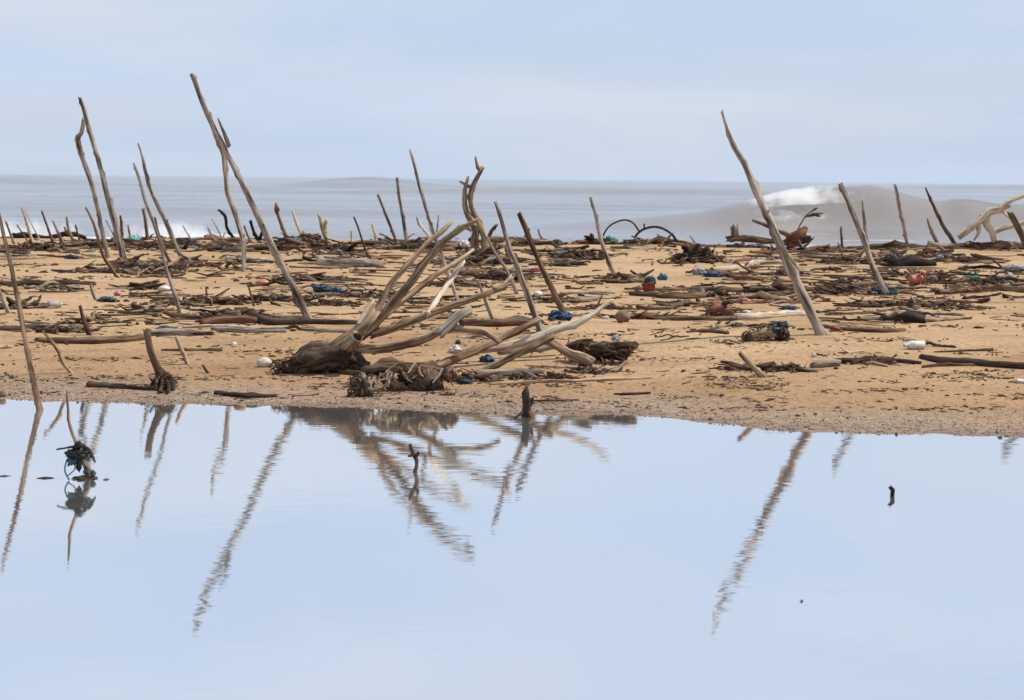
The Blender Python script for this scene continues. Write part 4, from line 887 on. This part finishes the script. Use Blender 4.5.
# red bucket with a blue bundle in it
p = on_ground(650, 292); k = p.y / F
bk = lathe('bucket', [(0, 0), (5.6 * k, 0), (7 * k, 9 * k), (7.4 * k, 9 * k), (7.4 * k, 9.8 * k), (6.5 * k, 9.8 * k), (5.2 * k, 1 * k), (0, 1 * k)], RED, p + Vector((0, .03, .5 * k)), (-.2, -.1, 1)); tag(bk, 'coral red bucket on a dark log with a blue bundle in it', 'bucket', GB)
P, Rd = air([(643, 284), (645, 278), (650, 276), (655, 278), (656, 284)], 1.2, p.y - .02); wood_obj('handle', P, Rd, GREYCL, sd(), parent=bk, origin=P[0], knots=0, rough=0, jag=0)
o = lump('plastic_bag', p + Vector((0, .03, 11 * k)), (5.5 * k, 5.5 * k, 4.5 * k), TEAL, sd(), .4); tag(o, 'teal blue bundle stuffed in the coral red bucket', 'bag', GB)
px_lump('float', 'round teal float right of the coral red bucket', 'float', 663, 280, 9, 7, plain('teal_float', (.04, .15, .18), .7, .5), GB, .5)
px_lump('plastic_bag', 'crumpled blue bag beside the reddish plank', 'bag', 713, 277, 21, 6, BLUE, GB, .5)
px_lump('plastic_bag', 'grey clear bag left of the crumpled blue bag', 'bag', 699, 275, 12, 9, GREYCL, GB, .5)
px_lump('rag', 'faded red rag left of the thick bent pole', 'rag', 743, 303, 15, 6, PINK, GB, .5)
px_lump('plastic_scrap', 'blue sheet scrap behind the pale stripped log', 'plastic scrap', 789, 310, 17, 5, BLUE, GB, .5)
px_lump('foam_chip', 'white scrap at the root end of the pale stripped log', 'foam chip', 746, 314, 9, 5, WHITE, GB, .4)
px_lump('rag', 'small red rag on the brown log right of the thick bent pole', 'rag', 835, 330, 9, 4, RED, GB, .8)
c = on_ground(884, 294); k = c.y / F
o = tangle('rope_tangle', c + Vector((0, -.05, 2 * k)), (13 * k, 9 * k, 4 * k), TEAL, 31, 7, .9 * k); tag(o, 'teal rope wound round the foot of the planted grey pole', 'rope', GB)
# orange can
p = on_ground(917, 285); k = p.y / F; ax = Vector((.95, .2, .12))
cn = lathe('plastic_can', [(0, 0), (5 * k, 0), (5.6 * k, 1 * k), (5 * k, 2 * k), (5.2 * k, 8 * k), (5.8 * k, 9 * k), (5.2 * k, 10 * k), (3 * k, 12 * k), (3 * k, 13.5 * k), (0, 13.5 * k)], plain('coral_plastic', (.46, .15, .10), .5, .5), p + Vector((-7 * k, 0, 5 * k)), ax); tag(cn, 'coral orange plastic can lying in debris right of the planted pole', 'can', GB)
P, Rd = air([(918, 276), (922, 272), (925, 275), (925, 282)], 2, p.y - .03); wood_obj('handle', P, Rd, M['coral_plastic'], sd(), parent=cn, origin=P[0], knots=0, rough=.02, jag=0)
px_lump('tarpaulin', 'bright green tarpaulin heap near the right edge', 'tarpaulin', 972, 281, 22, 7, GREEN, GB, .35)
px_lump('plastic_sheet', 'grey plastic sheet mound at the right edge', 'plastic sheet', 1019, 271, 36, 9, GREYCL, GB, .2)
px_lump('plastic_scrap', 'blue scrap on the dark heavy crest log', 'plastic scrap', 893, 262, 7, 6, BLUE, GB, .4)
px_lump('plastic_scrap', 'pale blue scrap right of the dark heavy crest log', 'plastic scrap', 940, 259, 8, 5, plain('pale_blue_plastic', (.25, .36, .48)), GB, .4)
px_lump('plastic_sheet', 'white sheet under the humped crest log', 'plastic sheet', 893, 244, 20, 4, WHITE, GB, .4)
px_lump('plastic_scrap', 'teal scrap at the foot of the dark leaning pole', 'plastic scrap', 950, 247, 13, 4, TEAL, GB, .4)
px_lump('plastic_scrap', 'orange scrap on the crest left of the dark pile by the hoops', 'plastic scrap', 574, 240, 6, 4, ORANGE, GB, .4)
px_lump('foam_chip', 'white foam bit under the bright green tarpaulin', 'foam chip', 1010, 276, 6, 4, WHITE, GB, .3)
b1 = bottle('white plastic jug lying on open sand above the heavy dark log', 914, 349, 22, 9, WHITE, CREAM, 188)
px_lump('rag', 'blue rag tied on the knotty dark log', 'rag', 848, 363, 14, 6, STEEL, GB, .4)
px_lump('foam_chip', 'white chunk at the right edge of the lower sand', 'foam chip', 1020, 383, 15, 5, WHITE, GB, .3)
px_lump('foam_chip', 'small white chunk above the lower debris row at right', 'foam chip', 814, 357, 6, 5, CREAM, GB, .3)
px_lump('stone', 'small grey stone at the edge of the pond below the waterside twig', 'stone', 240, 409, 13, 7, STONE, None, .15)
px_lump('stone', 'small stone by the pond at the left edge', 'stone', 2, 397, 8, 8, STONE, None, .15)
px_lump('plastic_scrap', 'white scrap under the crest pile behind the driftwood tree', 'plastic scrap', 464, 247, 11, 8, WHITE, GB, .5)

# ------------------------------------------------------------------ loose driftwood pieces, each its own thing
LM = [(41, 360, 'bent pole in the pond'), (118, 262, 'crossing pair of poles'), (181, 300, 'long slim pole'), (305, 310, 'tall slanting pole'), (243, 262, 'curved grey pole'), (820, 322, 'thick bent pole'),
      (886, 288, 'planted grey pole'), (906, 238, 'upright slim pole'), (612, 270, 'pale pole with a dark foot'), (562, 310, 'brown pole with blue rope'), (324, 242, 'yellow stump'), (404, 243, 'nearly upright pole'),
      (160, 375, 'rooted stump'), (526, 400, 'black post'), (310, 362, 'dark root of the driftwood tree'), (410, 335, 'driftwood tree branches'), (410, 380, 'root bundle'), (480, 250, 'forked snag'), (985, 230, 'white driftwood tree'),
      (640, 236, 'wire hoops'), (600, 352, 'root slab'), (624, 315, 'brown boulder'), (650, 287, 'red bucket'), (713, 274, 'crumpled blue bag'), (766, 334, 'burl'), (700, 256, 'dark root crown'), (722, 311, 'rusty root crown'),
      (917, 279, 'orange can'), (972, 277, 'green tarpaulin'), (903, 316, 'black charred log'), (914, 346, 'white jug'), (960, 360, 'heavy dark log'), (264, 362, 'cream float'), (262, 282, 'orange float'), (330, 289, 'blue bag and teal rag'),
      (55, 303, 'pale bottle'), (106, 298, 'teal rag heap'), (88, 330, 'dark upright stub'), (754, 368, 'leaning tan stub'), (848, 360, 'knotty dark log'), (90, 340, 'long weathered log'), (164, 287, 'white foam block'), (350, 262, 'thick grey crest log'),
      (770, 315, 'pale stripped log'), (230, 321, 'reddish brown log'), (555, 237, 'black boxy bag'), (912, 258, 'dark heavy crest log'), (1018, 266, 'grey plastic sheet'), (797, 238, 'reddish root chunk'), (735, 238, 'crest log with stubs'),
      (538, 293, 'white foam lump'), (30, 284, 'dark log at the left edge'), (20, 328, 'broken dark log'), (130, 240, 'mint green scrap'), (487, 358, 'bright blue bag')]
def rel(px, py):
    best = min(LM, key=lambda q: ((q[0] - px) / 1.4) ** 2 + ((q[1] - py) * 2.0) ** 2)
    dx, dy = px - best[0], (py - best[1]) * 2.6
    if abs(dx) > abs(dy): r = 'right of' if dx > 0 else 'left of'
    else: r = 'in front of' if dy > 0 else 'behind'
    return f'{r} the {best[2]}', math.hypot(dx, dy)
rng = random.Random(2024)
loose = []
COLN = {'grey': 'grey', 'tan': 'tan', 'brown': 'brown', 'dark': 'dark', 'pale': 'bleached', 'red': 'reddish', 'black': 'black'}
def dens(px, py):
    """how strewn the beach is at a place in the photograph's layout"""
    d = lerp(py, [(236, 1.0), (250, .9), (262, .62), (280, .75), (300, .72), (318, .60), (330, .34), (350, .16), (365, .16), (385, .2), (400, .12), (420, .1)])
    n = noise.noise(Vector((px * .012, py * .06, 3.7))) + .5 * noise.noise(Vector((px * .04, py * .16, 9)))
    if 200 < px < 360 and 333 < py < 390: d *= .35
    if px > 640 and py > 322: d *= .75
    if px > 560 and 262 < py < 300: d *= .9
    return max(0, d * (.78 + 2.3 * n))
tries = 0
while len(loose) < 280 and tries < 20000:
    tries += 1
    py = 238 + (rng.random() ** 1.6) * 170; px = rng.uniform(-15, 1040)
    if rng.random() > dens(px, py): continue
    wl = lerp(px, WL_PX)
    if py > wl - 6: continue
    p = on_ground(px, py)
    far = p.y / F
    Lp = rng.choice([.8, 1, 1.4, 2.0, 3.0]) * rng.uniform(12, 29) * (1.0 if py < 328 else .65)
    wpx = min(6, max(1.5, Lp * rng.uniform(.04, .12)))
    loose.append((px, py, p, Lp * far, wpx * far / 2, Lp, wpx))
used = {}
for (px, py, p, Ln, r, Lp, wpx) in sorted(loose, key=lambda q: q[0]):
    a = rng.gauss(0, 28) if rng.random() < .85 else rng.uniform(0, 180)
    # foreshortening keeps most pieces reading flat, so angle freely in the ground plane
    d = Vector((math.cos(R(a)), math.sin(R(a)), 0)); n = Vector((-d.y, d.x, 0))
    mt = rng.choices(['grey', 'tan', 'brown', 'dark', 'pale', 'red', 'black'], [1.5, 1.3, 3, 3.8, .5, .9, 1.0])[0]
    if mt == 'pale' and wpx > 3: mt = 'tan'
    bend = rng.choice([.015, .03, .045]); nP = 5; P, Rd = [], []
    if bend > .02 and wpx > 3.2: r *= 3.2 / wpx
    ph = rng.random() * 6.28; rng_f = rng.choice((3, 5, 8))
    for i in range(nP):
        t = i / (nP - 1) - .5
        q = p + d * (Ln * t) + n * (bend * Ln * math.sin(t * rng_f + ph))
        q.z = ground(q.x, q.y) + r * .5 + (rng.random() < .18) * r * rng.uniform(1, 3)
        P.append(q); Rd.append(r * (1.1 - .35 * (t + .5)) * rng.uniform(.85, 1.12))
    fork = rng.random() < .3 and Lp > 18
    o = wood_obj('driftwood_piece', P, Rd, mt, sd(), origin=P[0], seg=8, knots=rng.randrange(2, 6), rough=.34, wob=.4, step=max(r, Ln / 24))
    if fork:
        i = rng.choice((1, 2, 3)); b = P[i]; u = rng.uniform(.25, .8)
        e = b + (d * rng.choice((-1, 1)) * .6 + n * rng.choice((-1, 1)) * .5 + Vector((0, 0, u))).normalized() * Ln * rng.uniform(.12, .28)
        wood_obj('branch', [b, (b + e) / 2 + Vector((0, 0, r * .6)), e], [r * .75, r * .6, r * .35], mt, sd(), parent=o, origin=b, seg=6, knots=1)
    size = 'short' if Lp < 22 else ('long' if Lp > 48 else 'middling')
    thick = 'stout' if wpx / Lp > .10 else ('slender' if wpx / Lp < .062 else '')
    shape = 'forked' if fork else ('bent' if bend > .04 else 'straight')
    where, dist = rel(px, py)
    kind = 'stick' if wpx < 4.2 else 'log'
    key = ' '.join(x for x in (size, thick, COLN[mt], shape, 'driftwood', kind, where) if x)
    used.setdefault(key, []).append((dist, o, kind))
ORD = ['first', 'second', 'third', 'fourth', 'fifth', 'sixth', 'seventh']
for key, L_ in used.items():
    L_.sort(key=lambda q: q[0])
    for i, (dist, o, kind) in enumerate(L_):
        lab = key if len(L_) == 1 else (f'{key}, the {("nearer", "farther")[i]}' if len(L_) == 2 else f'{key}, {ORD[i]} outward')
        tag(o, lab, kind, 'loose driftwood strewn over the beach')

# ------------------------------------------------------------------ stuff: twig heaps, chips, grit
def sticks_mesh(name, items, mats, rng):
    V, Fc, G, MI = [], [], [], []
    for P, r, mi in items:
        seg = 4; b = len(V); n = len(P)
        for i, p in enumerate(P):
            t = (P[min(i + 1, n - 1)] - P[max(i - 1, 0)]).normalized(); nr = t.orthogonal().normalized(); bi = t.cross(nr)
            rr = r * (.5 if i in (0, n - 1) else 1) * rng.uniform(.75, 1.25)
            for k in range(seg):
                a = 1.571 * k; V.append(p + (nr * math.cos(a) + bi * math.sin(a)) * rr); G.append((math.cos(a) * r + b * .013, math.sin(a) * r, i * .05))
        for i in range(n - 1):
            for k in range(seg):
                q = b + i * seg + k; w = b + i * seg + (k + 1) % seg; Fc.append((q, w, w + seg, q + seg)); MI.append(mi)
        Fc.append(tuple(b + k for k in reversed(range(seg)))); MI.append(mi); Fc.append(tuple(b + (n - 1) * seg + k for k in range(seg))); MI.append(mi)
    o = mesh_obj(name, V, Fc, mats[0], attr=G)
    for m_ in mats[1:]: o.data.materials.append(m_)
    o.data.polygons.foreach_set('material_index', MI)
    return tag(o, kind='stuff')
def fibres(parent, cx, cy, w, h, n, mats, seed, up=.2):
    """shredded rootlets hanging off a root mass, one part"""
    rng = random.Random(seed); Y = parent.location.y; k = Y / F; items = []
    for i in range(n):
        x = cx + rng.uniform(-.5, .5) * w; y = cy + rng.uniform(-.5, .5) * h * (1 - .7 * abs(x - cx) / (w * .5))
        p = at_y(x, y, Y + rng.uniform(-.12, .06)); d = Vector((rng.gauss(0, 1), rng.gauss(-.2, .5), rng.gauss(-.3 + up, .6))).normalized(); Ln = rng.uniform(4, 15) * k
        P = [p + d * Ln * t + Vector((0, 0, -Ln * .12 * t * t)) + Vector((rng.uniform(-1, 1), 0, rng.uniform(-1, 1))) * Ln * .07 for t in (0, .35, .7, 1)]
        for q in P: q.z = max(q.z, ground(q.x, q.y) + .004)
        items.append((P, rng.uniform(.35, .95) * k, rng.randrange(len(mats))))
    o = sticks_mesh('root_fibres', items, [M[m_] for m_ in mats], rng); del o['kind']
    o.parent = parent; o.matrix_parent_inverse = Matrix.Translation(-parent.location)
fibres(rs, 600, 351, 74, 18, 120, ['dark', 'brown', 'tan'], 1)
fibres(tr, 312, 363, 78, 22, 190, ['dark', 'brown', 'dark'], 2, 0)
fibres(rb, 412, 376, 76, 20, 110, ['brown', 'dark', 'tan', 'grey'], 3)
fibres(rl, 722, 311, 30, 14, 50, ['dark', 'red', 'brown'], 4)
fibres(rc, 697, 256, 40, 12, 60, ['dark', 'dark', 'brown'], 5)
fibres(st_root, 163, 382, 20, 18, 50, ['dark', 'brown', 'dark', 'tan'], 6)
fibres(bu, 768, 334, 40, 12, 40, ['dark', 'brown', 'tan'], 7)
fibres(sn, 480, 254, 40, 14, 50, ['dark', 'brown', 'tan'], 9, .4)
HEAPS = [(300, 246, 60, 12), (335, 252, 40, 10), (275, 249, 40, 8), (580, 258, 46, 12), (560, 265, 40, 6), (590, 241, 34, 9), (625, 281, 46, 8), (640, 242, 60, 6), (700, 262, 70, 8), (845, 292, 60, 14), (870, 287, 40, 10), (895, 262, 70, 10), (930, 256, 40, 8), (960, 262, 60, 6), (985, 245, 80, 10), (905, 276, 50, 6),
         (150, 272, 70, 10), (130, 266, 50, 9), (190, 266, 50, 8), (105, 247, 90, 7), (40, 250, 80, 7), (170, 247, 80, 8), (235, 250, 60, 8), (400, 248, 60, 8), (430, 250, 50, 10), (480, 262, 70, 14), (505, 278, 60, 10), (455, 285, 60, 8), (370, 296, 70, 8), (320, 280, 80, 5), (140, 288, 50, 7), (205, 303, 90, 8), (270, 300, 80, 6), (330, 305, 70, 6),
         (715, 296, 60, 7), (760, 292, 50, 7), (690, 305, 60, 6), (780, 275, 60, 6), (810, 252, 60, 5), (850, 262, 50, 8), (940, 282, 60, 9), (1000, 284, 60, 8), (870, 306, 60, 6), (910, 306, 70, 6), (955, 308, 60, 4), (770, 370, 90, 7), (740, 368, 40, 6), (870, 363, 60, 5), (590, 372, 70, 5), (530, 378, 90, 5), (470, 380, 60, 8), (600, 309, 60, 5), (640, 318, 60, 5), (560, 302, 60, 5), (20, 308, 60, 5), (60, 331, 60, 5), (150, 312, 60, 5), (830, 240, 80, 4), (745, 243, 50, 4), (520, 244, 70, 6), (100, 272, 120, 3), (225, 318, 120, 8)]
rng = random.Random(77); items = []
for hx, hy, hw, hh in HEAPS:
    for i in range(int(12 + hw * hh / (11 if hx > 660 else 7.5))):
        px = rng.gauss(hx, hw * .27); py = hy + rng.uniform(-.35, .35) * hh * .8
        p = on_ground(px, py); k = p.y / F
        a = R(rng.gauss(0, 40)); Ln = rng.choice([4, 6, 9, 14, 24, 36]) * rng.uniform(.7, 1.2) * k; up = rng.gauss(0, .25)
        d = Vector((math.cos(a), math.sin(a), up)).normalized(); h = rng.random() ** 1.3 * hh * .75 * k * math.exp(-((px - hx) / (hw * .4)) ** 2)
        P = []
        for j in range(4):
            q = p + d * Ln * (j / 3 - .5) + Vector((rng.uniform(-1, 1), rng.uniform(-1, 1), rng.uniform(-.5, .5))) * Ln * .05
            q.z = max(ground(q.x, q.y) + .4 * k, ground(q.x, q.y) + h + d.z * Ln * (j / 3 - .5)); P.append(q)
        items.append((P, rng.choice([.5, .7, 1, 1.4, 2, 2.8]) * rng.uniform(.8, 1.2) * k, rng.choices([0, 1, 2, 3, 4], [4, 3, 2, 1.6, .6])[0]))
n = 0
while n < 1050:
    py = 240 + 95 * rng.random() ** 1.1; px = rng.uniform(-30, 1054)
    if rng.random() > dens(px, py) * .9: continue
    n += 1
    p = on_ground(px, py); k = p.y / F; a = R(rng.gauss(0, 32)); Ln = rng.choice([8, 12, 18, 28, 44]) * rng.uniform(.7, 1.3) * k
    d = Vector((math.cos(a), math.sin(a), 0)); P = []; lift = rng.random() ** 3 * 3 * k; tilt = rng.gauss(0, .05)
    for j in range(4):
        q = p + d * Ln * (j / 3 - .5) + Vector((rng.uniform(-1, 1), rng.uniform(-1, 1), 0)) * Ln * .03; g0 = ground(q.x, q.y)
        q.z = max(g0 + .3 * k, g0 + lift + tilt * Ln * (j / 3 - .5)); P.append(q)
    items.append((P, rng.choice([.5, .6, .8, 1.1, 1.5]) * k, rng.choices([0, 1, 2, 3, 4], [4, 3.2, 1.8, 1.2, .5])[0]))
sticks_mesh('driftwood_twigs', items, [M['dark'], M['brown'], M['tan'], M['grey'], M['red']], rng)
# flat chips and wrack
items = []; n = 0
rng = random.Random(99)
while n < 5000:
    py = 240 + 172 * rng.random(); px = rng.uniform(-30, 1054)
    line = max(0, noise.noise(Vector((px * .010, py * .16, 20))) + .35 * noise.noise(Vector((px * .05, py * .3, 2))) - .05) * 3.2 + .04
    dd = (.25 + dens(px, py)) * line
    if py > 345: dd = (.35 + .4 * (py > 370)) * line * 1.3
    if rng.random() > dd: continue
    if py > lerp(px, WL_PX) - 4: continue
    n += 1
    p = on_ground(px, py); k = p.y / F
    a = R(rng.gauss(0, 35)); Ln = rng.choice([2.5, 3, 4, 5, 7, 10, 18]) * rng.uniform(.6, 1.2) * k
    thin = 1.0
    if py > 330: Ln *= .8; thin = .62
    d = Vector((math.cos(a), math.sin(a), 0)); P = []
    for j in range(3):
        q = p + d * Ln * (j / 2 - .5) + Vector((0, rng.uniform(-1, 1), 0)) * Ln * .1; q.z = ground(q.x, q.y) + rng.uniform(.1, .9) * k; P.append(q)
    items.append((P, (rng.uniform(.45, 1.2) if rng.random() < .75 else rng.uniform(1.1, 2.3)) * k * thin, rng.choices([0, 1, 2, 3], [6, 3, 1, .7])[0]))
sticks_mesh('bark_litter', items, [M['dark'], M['brown'], M['tan'], M['grey']], rng)
# grit along the edge of the pond
rng = random.Random(12); sp1, sp2 = [], []
for i in range(4200):
    X = rng.uniform(-5.2, 5.2); s = abs(rng.gauss(0, .38)) - .06 + max(0, rng.gauss(0, .3)); Y = yw(X) + s
    r = rng.uniform(.002, .0065) * (2.2 if rng.random() < .05 else 1)
    (sp1 if rng.random() < .55 else sp2).append(((X, Y, ground(X, Y) + r * .3), r))
tag(blobs('gravel', sp1, plain('dark_grit', (.10, .075, .06), .9), rng), kind='stuff')
tag(blobs('gravel', sp2, plain('pale_grit', (.36, .29, .23), .9), rng), kind='stuff')
